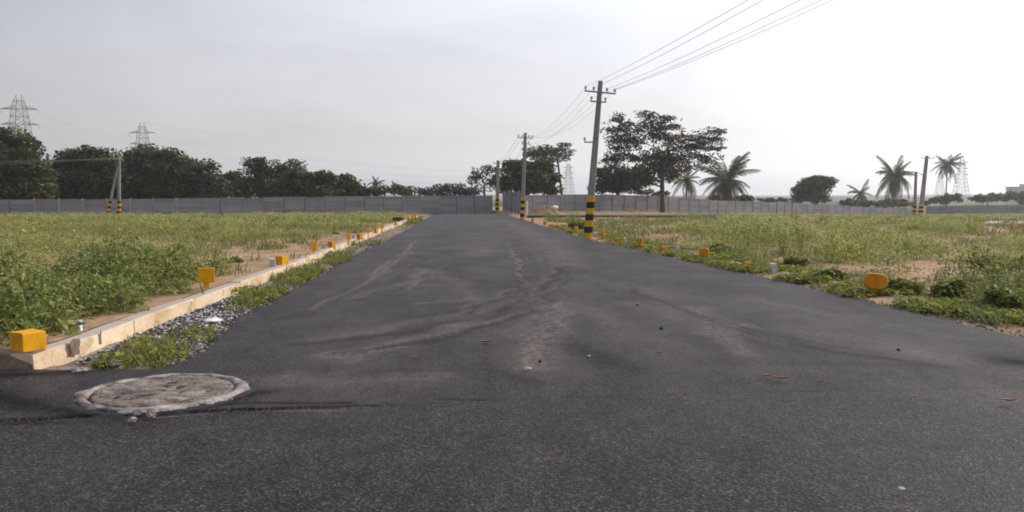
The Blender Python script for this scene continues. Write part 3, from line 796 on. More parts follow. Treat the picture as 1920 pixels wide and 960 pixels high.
i1c = crossarm(p1, c, 11 / ppm(Y1), 0.0, 0.05, (0.05,), 0.9)
Y2 = gp(979, 412.5).y
p2, b2, t2 = pole('second power pole along the lane with narrow striped foot', (979, 412.5), (985, 249), Y2, 8.6 / ppm(Y2), 5.6 / ppm(Y2), 369.5, 7)
i2 = crossarm(p2, at(985, 259, Y2) + Vector((0, -0.16, 0)) - b2, 14 / ppm(Y2), 0.03, 0.06, (0.04, 0.3, 0.72, 0.97), 1.0)
i2b = crossarm(p2, at(985, 270, Y2) + Vector((0, -0.16, 0)) - b2, 7 / ppm(Y2), 0.0, 0.05, (0.08, 0.94), 0.9)
Y3 = 88.0
p3, b3, t3 = pole('farthest power pole at the lane end before the wall', (932, 397.5), (934, 301), Y3, 7 / ppm(Y3), 5.5 / ppm(Y3), 369, 7)
i3 = crossarm(p3, at(934, 307, Y3) + Vector((0, -0.2, 0)) - b3, 9 / ppm(Y3), 0.0, 0.06, (0.04, 0.34, 0.66, 0.96), 1.0)
# propped pole in the left plot
Y4 = 74.0
p4, b4, t4 = pole('propped power pole with striped feet before the wall, left plot', (223, 405), (223.5, 292), Y4, 6.2 / ppm(Y4), 4.2 / ppm(Y4), 377, 6)
sb, st = at(201, 405, Y4 - 0.4) - b4, at(221.5, 312, Y4 - 0.05) - b4
shaft(p4, sb, st, 5.4 / ppm(Y4), 3.8 / ppm(Y4), 28 / 93, 6, 'strut')
i4 = crossarm(p4, at(223.5, 300, Y4) + Vector((0, -0.2, 0)) - b4, 8 / ppm(Y4), 0.0, 0.055, (0.05, 0.35, 0.65, 0.95), 0.9)
# propped pole in the right plot
Y5 = 100.0
p5, b5, t5 = pole('propped leaning power pole with striped feet, right plot', (1725, 410), (1738, 292), Y5, 8 / ppm(Y5), 5.5 / ppm(Y5), 383, 7)
sb, st = at(1714.5, 410, Y5 + 1.2) - b5, at(1717.5, 322, Y5 + 0.6) - b5
shaft(p5, sb, st, 6 / ppm(Y5), 4 / ppm(Y5), 24 / 88, 6, 'strut')
mb = MB(); mb.tube([st, at(1733.5, 330, Y5) - b5], 0.05, 6); mb.build('brace', MT['steel'], p5)
i5 = crossarm(p5, at(1737.5, 297, Y5) + Vector((0, -0.25, 0)) - b5, 13 / ppm(Y5), 0.02, 0.065, (0.05, 0.35, 0.65, 0.95), 1.1)

def wire(a, b, sag, r, label, group, n=24):
    mb = MB()
    mb.tube([a.lerp(b, i / n) - Vector((0, 0, 4 * sag * (i / n) * (1 - i / n))) for i in range(n + 1)], r, 5)
    o = mb.build('power_line', MT['wire'])
    return tag(o, label, 'power line', group)
A = [p + b1 for p in i1] + [p + b1 for p in i1b]
B = [p + b2 for p in i2] + [p + b2 for p in i2b]
Dd = [p + b3 for p in i3]
# wires leave the frame overhead to the right: they pass these points on the picture's top edge
for (k, u, lab) in ((0, 1402, 'topmost'), (1, 1430, 'second'), (2, 1500, 'third'), (4, 1540, 'fourth'), (3, 1562, 'lowest')):
    q = at(u, 0, 17.5); a = A[k]
    e = a + (q - a) * 2.25; 
    sag = 0.32 + 0.05 * k
    t = 1 / 2.25
    e.z = a.z + (q.z + 4 * sag * t * (1 - t) - a.z) / t
    wire(a, e, sag, 0.006, lab + ' of five wires rising from the nearest pole over the road', 'wires above the near road', 40)
for k, lab in ((0, 'outermost left'), (1, 'inner left'), (2, 'inner right'), (3, 'outermost right'), (4, 'lower arm')):
    wire(A[k], B[k], 0.75, 0.005, lab + ' wire between nearest and second pole', 'wires between the first two poles')
for k, lab in ((0, 'left'), (1, 'inner left'), (3, 'right')):
    wire(B[k], Dd[k], 0.6, 0.008, lab + ' wire between second and farthest pole', 'wires to the farthest pole')
for k, lab in ((0, 'upper'), (1, 'middle'), (3, 'lower')):
    a = i4[k] + b4
    wire(a, at(-260, 298 + 4.0 * k, 70), 0.22, 0.010, lab + ' pale wire from the propped pole leaving past the dark trees', 'wires in the left plot')

# ------------------------------------------------------------------ transmission towers
def tower(name_label, u, Y, rz, H=41.6, detail=True, r=0.105):
    X = at(u, 250, Y).x
    root = tag(empty('transmission_tower', (X, Y, -1.0), rz), name_label, 'pylon', 'lattice transmission towers')
    lv = [(0, 7.0), (9, 5.4), (17, 4.3), (24.5, 3.3), (30.5, 2.6), (36.3, 2.0), (39.4, 1.4)]
    mb = MB()
    cs = ((-1, -1), (1, -1), (1, 1), (-1, 1))
    for i in range(len(lv) - 1):
        (z0, w0), (z1, w1) = lv[i], lv[i + 1]
        n = 2 if z1 - z0 > 5 else 1
        for q in range(n):
            a0, a1 = z0 + (z1 - z0) * q / n, z0 + (z1 - z0) * (q + 1) / n
            b0, b1_ = w0 + (w1 - w0) * q / n, w0 + (w1 - w0) * (q + 1) / n
            for j in range(4):
                s, e = cs[j], cs[(j + 1) % 4]
                mb.tube([(s[0] * b0, s[1] * b0, a0), (s[0] * b1_, s[1] * b1_, a1)], r * 1.25, 4, cap=False)
                mb.tube([(s[0] * b0, s[1] * b0, a0), (e[0] * b1_, e[1] * b1_, a1)], r * 0.6, 4, cap=False)
                mb.tube([(e[0] * b0, e[1] * b0, a0), (s[0] * b1_, s[1] * b1_, a1)], r * 0.6, 4, cap=False)
                mb.tube([(s[0] * b1_, s[1] * b1_, a1), (e[0] * b1_, e[1] * b1_, a1)], r * 0.7, 4, cap=False)
    for sx in (-1, 1):
        for sy in (-1, 1): mb.tube([(sx * 1.4, sy * 1.4, 39.4), (sx * 0.9, 0, H)], r, 4, cap=False)
    mb.build('lattice_body', MT['tower'], root)
    tips = []
    for z, w in ((36.3, 1.85), (30.5, 2.35), (24.5, 2.9)):
        for sd in (-1, 1):
            tip = Vector((sd * 6.6, 0, z - 0.1))
            mb = MB()
            for yy in (-1, 1):
                mb.tube([(sd * w, yy * w, z), tip], r * 0.9, 4); mb.tube([(sd * w * 0.95, yy * w, z + 1.0), tip], r * 0.8, 4)
                for t in (0.33, 0.66):
                    p = Vector((sd * w, yy * w, z)).lerp(tip, t); q = Vector((sd * w * 0.95, yy * w, z + 1.0)).lerp(tip, t); mb.tube([p, q], r * 0.6, 4)
            arm = mb.build('tower_arm', MT['tower'], root)
            m2 = MB(); m2.lathe([(0.02, 0), (0.12, -0.2), (0.05, -0.3), (0.12, -0.6), (0.05, -0.7), (0.12, -1.1), (0.05, -1.2), (0.12, -1.6), (0.02, -1.8)], tip, 6)
            m2.build('insulator', MT['insul'], arm)
            tips.append(Vector((X, Y, -1)) + Matrix.Rotation(rz, 3, 'Z') @ (tip + Vector((0, 0, -1.8))))
    tips.append(Vector((X, Y, -1)) + Vector((0, 0, H)))
    return tips
TA = tower('tall lattice pylon rising behind the leftmost trees', 38, 315, 0.15)
TB = tower('lattice pylon showing above the tree beside the propped pole', 267, 430, 0.1)
TC = tower('faint hazy pylon behind the flat-topped tree', 1066, 930, 0.3, r=0.16)
TD = tower('hazy lattice pylon right of the tallest far palm', 1806, 800, -0.2, r=0.17)
TE = tower('faintest pylon, left of the hazy pylon at far right', 1766, 1180, -0.2, r=0.17)
for k in range(7):
    lab = ['upper left', 'upper right', 'middle left', 'middle right', 'lower left', 'lower right', 'top earth'][k]
    wire(TA[k], TB[k], 3.2, 0.024, lab + ' line strung between the two pylons at left', 'transmission lines')
    wire(TB[k], TC[k], 9, 0.03, lab + ' line from second pylon towards the faint middle pylon', 'transmission lines', 36)
    if k in (0, 2, 4): wire(TA[k], Vector((TA[k].x - 160, TA[k].y - 120, TA[k].z)), 4, 0.022, lab + ' line leaving the tall pylon past the picture edge', 'transmission lines')
    if k in (1, 3, 6): wire(TD[k], Vector((TD[k].x + 220, TD[k].y - 120, TD[k].z + 1)), 4, 0.03, lab + ' line leaving the hazy far pylon', 'transmission lines')

# ------------------------------------------------------------------ trees
def leaf_quads(P, size, flat=0.4, aspect=1.0, rg=rng):
    """random leaf faces at points P"""
    n = len(P)
    nrm = rg.normal(size=(n, 3)); nrm[:, 2] = np.abs(nrm[:, 2]) + flat * 1.5
    nrm /= np.linalg.norm(nrm, axis=1, keepdims=True)
    a = np.cross(nrm, rg.normal(size=(n, 3))); a /= np.linalg.norm(a, axis=1, keepdims=True) + 1e-9
    b = np.cross(nrm, a)
    s = size * rg.uniform(0.6, 1.35, (n, 1))
    a = a * s * 0.5 * aspect; b = b * s * 0.5
    k = rg.uniform(0.2, 0.5, (n, 1))
    V = np.stack([P - a, P - b * 0.8 + a * (k - 0.4), P + a, P + b * 0.8 + a * (k - 0.4)], 1).reshape(-1, 3)
    return V, np.arange(n * 4).reshape(n, 4)
def clump_points(c, r, n, rg=rng, shell=0.5):
    d = rg.normal(size=(n, 3)); d /= np.linalg.norm(d, axis=1, keepdims=True)
    rad = rg.uniform(shell ** 3, 1, (n, 1)) ** (1 / 3)
    return np.asarray(c) + d * rad * np.asarray(r)
def tree(name, label, lobes, Y, mat, trunk_uv=None, trunk_w=0.35, depth=0.8, sub=9, leaf=0.42, per=150, sub_r=0.34, limbs=True, gap=0.0, ground=None, group='trees beyond the boundary wall', flat=0.5, zsq=0.75, stray=22, sparse=()):
    """lobes: crown masses as photo ellipses (u, v, ru, rv) at distance Y; each gets its own real depth"""
    s = ppm(Y)
    us = [l[0] for l in lobes]
    u0 = trunk_uv if trunk_uv is not None else sum(us) / len(us)
    bx_ = (u0 - 960) / FP * Y
    bz = float(ground_z(bx_, Y)) - 0.15 if ground is None else ground
    base = Vector((bx_, Y, bz))
    root = tag(empty(name, base), label, 'tree', group)
    Vs, k = [], 0
    cen = []
    for (u, v, ru, rv) in lobes:
        c = at(u, v, Y) - base
        rx, rz_ = ru / s, rv / s
        ry = min(rx, max(rz_, rx * 0.6)) * depth
        c.y += random.uniform(-0.35, 0.35) * ry
        cen.append((c, rz_))
        vol = max(1.0, (rx * rz_ * ry) ** (2 / 3))
        ns = max(5, int(sub * vol ** 0.75))
        d = rng.normal(size=(ns, 3)); d /= np.linalg.norm(d, axis=1, keepdims=True)
        pc_ = np.array(c) + d * rng.uniform(0.4, 1.04, (ns, 1)) * np.array([rx, ry, rz_])
        for p in pc_:
            if random.random() < gap: continue
            q = sub_r * min(rx, rz_ * 1.5) * random.uniform(0.6, 1.3) + 0.25
            m_ = int(per * (q ** 2) * random.uniform(0.7, 1.2)) + 12
            Vs.append(clump_points(p, (q * 1.25, q * 1.1, q * zsq), m_, shell=0.2))
        # stray sprays past the outline
        m_ = int(stray * vol)
        d = rng.normal(size=(m_, 3)); d /= np.linalg.norm(d, axis=1, keepdims=True)
        Vs.append(np.array(c) + d * rng.uniform(0.6, 1.18, (m_, 1)) * np.array([rx, ry, rz_]))
    for (u, v, ru, rv, nn) in sparse:       # thin twigs scattered through the open crown
        c = np.array(at(u, v, Y) - base)
        d = rng.normal(size=(nn, 3)); d /= np.linalg.norm(d, axis=1, keepdims=True)
        pc_ = c + d * rng.uniform(0.2, 1.0, (nn, 1)) * np.array([ru / s, min(ru, rv * 1.5) / s, rv / s])
        for p in pc_: Vs.append(clump_points(p, (0.55, 0.5, 0.22), random.randint(5, 14), shell=0.0))
    P = np.concatenate(Vs)
    P = P[P[:, 2] > 0.3]
    V, Q = leaf_quads(P, leaf, flat)
    link('crown', np_mesh('crown', V, Q, [mat]), root)
    # trunk and limbs
    mb = MB()
    zt = min(c.z for c, r in cen)
    top = Vector((sum(c.x for c, r in cen) / len(cen) * 0.5, 0, max(1.2, max(0.35 * max(c.z for c, r in cen), zt))))
    kk = [Vector((0, 0, -0.4)), Vector((0.03, 0, 0.2)), top * 0.5 + Vector((0.1 * trunk_w, 0.1, 0)), top]
    mb.tube(kk, [trunk_w * 1.35, trunk_w, trunk_w * 0.8, trunk_w * 0.6], 8)
    if limbs:
        sk = [(kk[2].lerp(top, t_), 0.42) for t_ in (0.3, 0.65, 1.0)]
        for c, r in sorted(cen, key=lambda q_: (q_[0] - top).length):
            e = c + Vector((0, 0, -r * 0.1))
            # branch off the nearest bough already grown that lies lower and further in
            st_, th_ = min(sk, key=lambda q_: (q_[0] - e).length + 1.4 * max(0, q_[0].z - e.z + 0.4) + (q_[0] - top).length * 0.25)
            md = st_.lerp(e, 0.5) + Vector((random.uniform(-.3, .3), random.uniform(-.3, .3), random.uniform(-.1, .35)))
            mb.tube([st_, md, e], [trunk_w * th_, trunk_w * th_ * 0.7, trunk_w * 0.07], 5)
            sk += [(md, th_ * 0.62), (st_.lerp(md, 0.6), th_ * 0.7)]
            for q in range(3):
                e2 = e + Vector((random.uniform(-1, 1), random.uniform(-1, 1), random.uniform(-.2, .8))) * r * 0.8
                mb.tube([md.lerp(e, random.uniform(0.3, 0.9)), e2], [trunk_w * 0.16, 0.02], 4)
    mb.build('trunk', MT['bark'], root)
    return root

# the dark row behind the left wall
tree('broad_tree', 'dark dense tree at the left picture edge', [(-40, 300, 70, 45), (15, 305, 60, 52), (50, 335, 42, 45), (-20, 262, 45, 22), (0, 355, 70, 30), (70, 362, 40, 14)], 96, MT['tree_olive'], 5, 0.45, per=120)
tree('broad_tree', 'wide dark tree with bumpy flat top left of the propped pole', [(125, 318, 38, 32), (165, 305, 50, 26), (205, 318, 32, 30), (180, 286, 20, 10), (100, 345, 40, 30), (160, 348, 70, 28), (215, 345, 35, 28), (120, 366, 50, 12), (200, 366, 50, 12)], 104, MT['tree_mid'], 160, 0.4, per=90, stray=45, leaf=0.36)
tree('broad_tree', 'large dark rounded tree right of the propped pole', [(258, 300, 32, 22), (295, 308, 55, 30), (335, 325, 45, 32), (265, 335, 45, 38), (310, 350, 60, 26), (370, 342, 35, 28), (270, 364, 50, 12), (350, 364, 60, 12)], 107, MT['tree_olive'], 290, 0.45, per=95, stray=45, leaf=0.38)
tree('feathery_tree', 'loose feathery dark tree leaning out right of the rounded tree', [(385, 310, 25, 11), (365, 318, 22, 12), (398, 335, 22, 20), (410, 350, 30, 18)], 102, MT['tree_grey'], 378, 0.25, per=45, sub_r=0.42, gap=0.2, stray=45)
tree('broad_tree', 'small dark tree in the dip between two larger trees', [(425, 345, 30, 20), (440, 352, 22, 14), (405, 357, 30, 12), (430, 364, 45, 9)], 112, MT['tree_dark'], 425, 0.3)
tree('broad_tree', 'two-humped dark tree in the middle of the left row', [(472, 312, 24, 16), (510, 318, 36, 18), (550, 318, 25, 15), (470, 340, 30, 24), (520, 345, 50, 24), (488, 303, 14, 7), (490, 362, 50, 11)], 110, MT['tree_olive'], 500, 0.42, per=80, stray=55, leaf=0.34)
tree('broad_tree', 'brownish green tree low in the row, centre left', [(565, 342, 35, 20), (600, 335, 30, 14), (575, 357, 50, 14), (535, 356, 30, 14), (580, 364, 60, 9)], 104, MT['tree_olive'], 570, 0.35)
tree('broad_tree', 'sloping dark tree at the right end of the left row', [(635, 340, 30, 14), (660, 348, 26, 14), (620, 352, 40, 14), (675, 357, 25, 9), (640, 363, 55, 8)], 109, MT['tree_dark'], 640, 0.35)
tree('low_bush', 'bright green low bush beneath the two little palms', [(695, 358, 24, 9), (722, 356, 26, 9), (748, 358, 20, 8)], 108, MT['tree_mid'], 722, 0.15, limbs=False, leaf=0.3)
tree('low_bush', 'brownish low bush behind the wall, left of the lane end', [(770, 359, 22, 8), (792, 360, 20, 7)], 112, MT['tree_grey'], 775, 0.12, limbs=False, leaf=0.3)
tree('low_bush', 'ragged low bush left of the farthest pole', [(815, 357, 16, 9), (840, 353, 14, 9), (862, 354, 14, 10), (815, 362, 30, 7), (855, 362, 40, 7), (885, 361, 20, 7)], 116, MT['tree_grey'], 845, 0.15, leaf=0.3, per=90)
tree('feathery_tree', 'sparse grey-green tree left of the farthest pole', [(900, 325, 18, 11), (918, 318, 18, 9), (890, 338, 14, 8), (915, 345, 22, 14), (890, 355, 20, 8)], 118, MT['tree_grey'], 912, 0.22, per=42, sub_r=0.42, gap=0.15, leaf=0.32, stray=45)
tree('broad_tree', 'dense rounded green tree behind the second pole', [(965, 328, 30, 30), (1000, 330, 36, 32), (1035, 345, 24, 18), (945, 345, 20, 18), (985, 350, 50, 14)], 112, MT['tree_olive'], 990, 0.4, per=135)
tree('flat_topped_tree', 'flat-topped layered tree rising above the rounded green tree', [(1008, 282, 26, 11), (1035, 285, 28, 8), (1058, 286, 20, 8), (1045, 298, 26, 5), (1000, 292, 18, 6), (1060, 272, 16, 4)], 128, MT['tree_grey'], 1056, 0.22, depth=1.1, per=28, sub_r=0.5, gap=0.1, zsq=0.45, leaf=0.32, stray=60, sparse=[(1030, 288, 48, 18, 110)])
# the great spreading tree this side of the wall
YT = 97.0
big = [(1160, 220, 13, 10), (1172, 238, 14, 9), (1148, 243, 18, 5), (1150, 262, 22, 12), (1175, 258, 20, 14), (1160, 285, 24, 12), (1140, 300, 14, 8),
       (1212, 215, 16, 8), (1225, 228, 22, 14), (1205, 240, 20, 10), (1252, 222, 14, 5), (1240, 240, 24, 6), (1262, 236, 12, 4), (1225, 255, 16, 8),
       (1195, 268, 18, 8), (1255, 258, 18, 7), (1285, 256, 22, 6), (1310, 258, 18, 8), (1330, 246, 22, 8), (1352, 246, 12, 4), (1318, 270, 26, 8), (1345, 262, 14, 5),
       (1290, 275, 18, 6), (1340, 278, 16, 4), (1255, 285, 20, 18), (1228, 290, 18, 8), (1300, 292, 22, 5), (1270, 300, 24, 10), (1200, 300, 26, 8)]
tree('spreading_tree', 'tallest spreading open-crowned tree this side of the wall', big, YT, MT['tree_grey'], 1241, 0.31, depth=1.4, sub=9, leaf=0.27, per=22, sub_r=0.5, gap=0.08, group=None, zsq=0.42, stray=60, sparse=[(1175, 255, 52, 42, 130), (1165, 295, 45, 24, 80), (1235, 250, 50, 35, 120), (1300, 268, 60, 24, 140), (1275, 300, 60, 26, 130), (1225, 295, 60, 30, 110), (1330, 300, 30, 22, 50)])
tree('broad_tree', 'dark bushy tree low behind the nearest pole', [(1150, 325, 30, 16), (1125, 322, 16, 6), (1140, 345, 34, 16), (1180, 335, 34, 20), (1175, 353, 40, 10)], 113, MT['tree_dark'], 1160, 0.35, per=115)
tree('broad_tree', 'dark low-crowned tree around the spreading tree trunk', [(1215, 320, 36, 18), (1245, 308, 24, 18), (1268, 318, 30, 14), (1240, 332, 36, 14), (1210, 340, 26, 8)], 104, MT['tree_dark'], 1243, 0.3, depth=1.0, per=75, gap=0.1, leaf=0.34, stray=40)
tree('low_bush', 'low dark bush behind the wall beside the tree trunk', [(1210, 362, 22, 6), (1240, 364, 18, 5)], 118, MT['tree_dark'], 1222, 0.12, limbs=False, leaf=0.3)
tree('low_bush', 'low bush at the foot of the broad palm', [(1345, 372, 18, 5), (1385, 373, 22, 6), (1400, 371, 10, 7)], 133, MT['tree_mid'], 1370, 0.12, limbs=False, leaf=0.35)
tree('round_tree', 'lone dark tree with slanting crown behind the right wall', [(1518, 352, 26, 20), (1545, 345, 20, 14), (1535, 336, 14, 7), (1505, 365, 18, 14), (1535, 370, 28, 12), (1558, 340, 6, 8)], 150, MT['tree_dark'], 1528, 0.4, per=120, sub=11)
tree('low_bush', 'pale green hedge clump left of the mid palm', [(1590, 381, 26, 6), (1620, 383, 24, 6)], 165, MT['tree_grey'], 1605, 0.15, limbs=False)
tree('low_bush', 'green hedge clump under the mid palm', [(1655, 382, 22, 7), (1690, 383, 24, 8)], 170, MT['tree_olive'], 1672, 0.15, limbs=False)
tree('low_bush', 'dark hedge clump under the tallest far palm', [(1770, 373, 24, 8), (1795, 372, 16, 8), (1745, 378, 14, 5)], 178, MT['tree_dark'], 1775, 0.15, limbs=False)
tree('low_bush', 'green hedge clump between far palm and far building', [(1840, 372, 22, 8), (1865, 370, 20, 8)], 182, MT['tree_olive'], 1850, 0.15, limbs=False)
tree('low_bush', 'dark hedge clump before the far building', [(1890, 369, 16, 9), (1915, 371, 18, 9), (1945, 370, 20, 9)], 186, MT['tree_dark'], 1910, 0.15, limbs=False)
tree('low_bush', 'grey green scrub at far right of the lone dark tree', [(1460, 376, 26, 4), (1435, 375, 16, 3)], 190, MT['tree_grey'], 1450, 0.15, limbs=False)

# palms: each frond its own part
def frond_mesh(L, droop, w, mat):
    mb_v, mb_f = [], []
    n = 16
    def sp(t): return Vector((L * (t - 0.18 * droop * t * t), 0, L * (0.30 * t - droop * t * t)))
    mb = MB(); mb.tube([sp(i / n) for i in range(n + 1)], [0.05 * (1 - 0.85 * i / n) + 0.008 for i in range(n + 1)], 4)
    for i in range(2, 2 * n + 1):
        t = i / (2 * n)
        p = sp(t); tg = (sp(min(1, t + 0.02)) - sp(t - 0.02)).normalized()
        ln = w * (math.sin(math.pi * min(1, t * 0.85 + 0.12)) ** 0.6) * random.uniform(0.85, 1.1)
        for sd in (-1, 1):
            d = (Vector((0, sd, 0)) * 0.8 + tg * 0.7 + Vector((0, 0, -0.75 + random.uniform(-.25, .25)))).normalized()
            e = p + d * ln
            h = tg * (L * 0.0115)
            mb.add([p - h, p + h, p.lerp(e, 0.6) + h * 0.9 + Vector((0, 0, 0.02)), e, p.lerp(e, 0.6) - h * 0.9 + Vector((0, 0, 0.02))], [(0, 1, 2, 3, 4)])
    return mb.mesh('frond', mat)
def palm(label, u, v_crown, Y, L, nf, lean=0.0, dry=2, group='coconut palms beyond the wall', rtrunk=0.16, seed=1):
    rs = random.Random(seed)
    c = at(u, v_crown, Y)
    bz = float(ground_z(c.x, Y)) - 0.1
    base = Vector((c.x - lean, Y, bz))
    root = tag(empty('palm_tree', base), label, 'palm tree', group)
    h = c - base
    mb = MB()
    n = 10
    mb.tube([Vector((h.x * (i / n) ** 1.5, h.y * (i / n), h.z * i / n)) for i in range(n + 1)], [rtrunk * (1.35 if i == 0 else 1 - 0.35 * i / n) for i in range(n + 1)], 8)
    mb.build('trunk', MT['palmbark'], root)
    ms = [frond_mesh(L, dr, L * 0.27, MT['palm']) for dr in (0.3, 0.52, 0.75, 1.0)]
    md = frond_mesh(L * 0.85, 1.0, L * 0.2, MT['palmdry'])
    for i in range(nf):
        az = 2 * math.pi * (i * 0.382 + rs.uniform(-.04, .04))
        t = i / nf
        el = R(54 - 112 * t + rs.uniform(-14, 14))
        link('frond', ms[min(3, int(t * 4))], root, loc=h, rot=(rs.uniform(-.5, .5), -el, az + rs.uniform(-.2, .2)), scale=[rs.uniform(0.62, 1.1)] * 3)
    for i in range(dry):
        link('frond', md, root, loc=h - Vector((0, 0, 0.15)), rot=(rs.uniform(-.4, .4), R(55 + rs.uniform(-10, 15)), rs.uniform(0, 6.3)))['label'] = 'hanging dry brown frond'
    m2 = MB(); m2.lathe([(0.02, -0.5), (0.32, -0.3), (0.42, 0), (0.25, 0.35), (0.02, 0.6)], h, 8); m2.build('crown_base', MT['palm'], root)
    return root
palm('broad squat coconut palm right of the spreading tree', 1362, 338, 128, 5.6, 42, 0.0, 7, seed=3)
palm('slim half hidden palm between spreading tree and broad palm', 1288, 338, 135, 3.8, 17, 0.1, 2, seed=4)
palm('small young palm between lone tree and mid palm', 1614, 362, 160, 3.4, 14, 0.0, 2, seed=5)
palm('mid coconut palm left of the right propped pole', 1678, 330, 158, 5.6, 34, 0.15, 5, seed=6)
palm('tallest slender far palm right of the propped pole', 1777, 308, 190, 4.5, 28, 0.2, 2, seed=7)
palm('left one of two little palms above the left wall', 704, 344, 135, 1.9, 14, 0.0, 1, seed=8)
palm('right one of two little palms above the left wall', 740, 349, 140, 1.4, 11, 0.0, 1, seed=9)

# ------------------------------------------------------------------ far building and hills
fb = at(1912, 352, 420)
rb = tag(empty('far_building', (fb.x + 6, 420, -1)), 'blue-grey far building peeping above trees at the right edge', 'building')
hgt = fb.z + 1
mb = MB(); mb.box((0, 0, hgt / 2), (20, 10, hgt)); mb.build('wall', MT['paint_b'], rb)
rf = MB().box((0, 0, hgt + 0.25), (20.8, 10.8, 0.5)).build('roof', MT['paleconc'], rb)
MB().box((-3, 0, hgt + 1.2), (4, 4, 1.4)).build('stair_head', MT['paint_b'], rf)
for i in range(6):
    w = MB().box((-8.2 + i * 3.3, -5.03, hgt - 2.2), (1.5, 0.08, 1.5)).build('window', MT['glass'], rb)
    MB().box((-8.2 + i * 3.3, -5.12, hgt - 3.05), (1.8, 0.25, 0.12)).build('sill', MT['paleconc'], w)
def hills(name, label, Y, hmax, seed, x0, x1):
    X = np.linspace(x0, x1, 260)
    prof = hmax * (0.35 + 0.65 * fbm(X, X * 0, abs(x1 - x0) / 6, seed)) + 1.2 * vnoise(X, X * 0, 25, seed + 3)
    rows = []
    for k, (dy, s) in enumerate(((-260, 0.0), (-120, 0.55), (0, 1.0), (160, 0.7), (380, 0.0))):
        rows.append(np.stack([X, Y + dy + 30 * vnoise(X, X * 0 + k, 120, seed + 5), prof * s - 2.0 + 0.8 * vnoise(X, X * 0 + k, 18, seed + 7)], -1))
    tag(link(name, grid_mesh(name, np.stack(rows), MT['hill'])), label, kind='structure')
hills('hills', 'low blue wooded rise along the far horizon', 1900, 12.0, 61, -2400, 2400)
hills('hills', 'nearer low wooded rise at right horizon', 950, 4.4, 71, 60, 1500)

# ------------------------------------------------------------------ survey markers along the kerbs
mk_n = {}
def marker_label(kind, side):
    k = (kind, side); mk_n[k] = mk_n.get(k, -1) + 1
    return ORD[mk_n[k]]
def place(u, v, z):
    return gp(u, v, z)
def block(u0, u1, v0, v1, side, mat, z=0.12, rz=0.35, label=None, dep=None, back=0.3):
    """cuboid kerb marker"""
    c = gp((u0 + u1) / 2, v1, z); s = ppm(c.y)
    w, h = (u1 - u0) / s, (v1 - v0) / s
    d = dep or w * 0.8
    ww = w / (math.cos(rz) + 0.8 * abs(math.sin(rz))) if dep is None else w
    hh = h * 0.95 + 0.04
    o = MB().box((0, 0, hh / 2), (ww, d, hh), bev=0.007).build('kerb_marker', mat)
    o.location = (c.x, c.y + d * back, z - 0.04); o.rotation_euler = (0, 0, rz)
    for q_ in o.data.vertices: q_.co += Vector([random.uniform(-1, 1) * 0.02 * ww for _ in range(3)])
    return tag(o, label, 'marker', 'painted plot markers')
def paddle(u0, u1, v0, v1, side, mat, z=0.12, rz=0.3, label=None, neck=0.3, tilt=0.0, rounded=False, thick=0.3):
    """square or rounded plate on a short narrower stem"""
    c = gp((u0 + u1) / 2, v1, z); s = ppm(c.y)
    w, h = (u1 - u0) / s * 0.9, (v1 - v0) / s
    d = w * thick
    root = tag(empty('kerb_marker', (c.x, c.y, z), rz), label, 'marker', 'painted plot markers')
    root.rotation_euler = (0, tilt, rz)
    hp = h * (1 - neck); zc = h * neck
    if rounded:
        prof = []
        for j in range(28):
            a = 2 * math.pi * j / 28
            ca, sa = math.cos(a), math.sin(a)
            e = 0.55
            prof.append((w / 2 * math.copysign(abs(ca) ** e, ca), zc + hp / 2 + hp / 2 * math.copysign(abs(sa) ** e, sa)))
        n = 28; vs = []
        for yy, sc in ((-d / 2, 0.93), (-d / 2 + 0.02, 1), (d / 2 - 0.02, 1), (d / 2, 0.93)):
            vs += [(x * sc, yy, (q - zc - hp / 2) * sc + zc + hp / 2) for x, q in prof]
        fs = [tuple(range(n)), tuple(range(3 * n, 4 * n))[::-1]] + [(r * n + j, r * n + (j + 1) % n, (r + 1) * n + (j + 1) % n, (r + 1) * n + j) for r in range(3) for j in range(n)]
        MB().add(vs, fs).build('plate', mat, root)
    else:
        MB().box((0, 0, zc + hp / 2), (w, d, hp), bev=0.006).build('plate', mat, root)
    MB().box((0, 0, zc / 2 - 0.05), (w * 0.36, d * 0.6, zc + 0.1), bev=0.008).build('stem', mat, root)
    return root
def stone(u0, u1, v0, v1, label, z=0.12, rz=0.25):
    c = gp((u0 + u1) / 2, v1, z); s = ppm(c.y)
    w, h = (u1 - u0) / s * 0.8, (v1 - v0) / s
    root = tag(empty('marker_stone', (c.x, c.y, z - 0.04), rz), label, 'marker stone', 'grey plot marker stones')
    h += 0.04
    a, b = w / 2, w / 2 * 0.82
    MB().add([(-a, -a, 0), (a, -a, 0), (a, a, 0), (-a, a, 0), (-b, -b, h), (b, -b, h), (b, b, h), (-b, b, h)], [(0, 1, 5, 4), (1, 2, 6, 5), (2, 3, 7, 6), (3, 0, 4, 7)]).build('shaft', MT['stone'], root)
    MB().add([(-b, -b, h), (b, -b, h), (b, b, h), (-b, b, h), (0, 0, h + 0.012)], [(0, 1, 4), (1, 2, 4), (2, 3, 4), (3, 0, 4)]).build('cap', MT['white'], root)
    return root
ZL = 0.16
block(5, 62, 624, 663, -1, MT['yellow'], z=0.165, rz=-0.55, back=0.75, label='large yellow block marker on the kerb corner in front')
paddle(371, 404, 502, 541, -1, MT['yellow'], ZL, 0.35, 'nearest yellow paddle marker, standing alone behind the cream kerb')
block(517, 538, 479, 497, -1, MT['yellow'], ZL, -0.5, 'second block marker behind the cream kerb, counting from the corner')
stone(503, 518, 485, 503, 'nearest grey marker stone behind the cream kerb')
paddle(582, 595, 453, 475, -1, MT['yellow'], ZL, 0.5, 'second yellow paddle marker behind the cream kerb')
stone(602, 612, 456, 470, 'second grey marker stone behind the cream kerb')
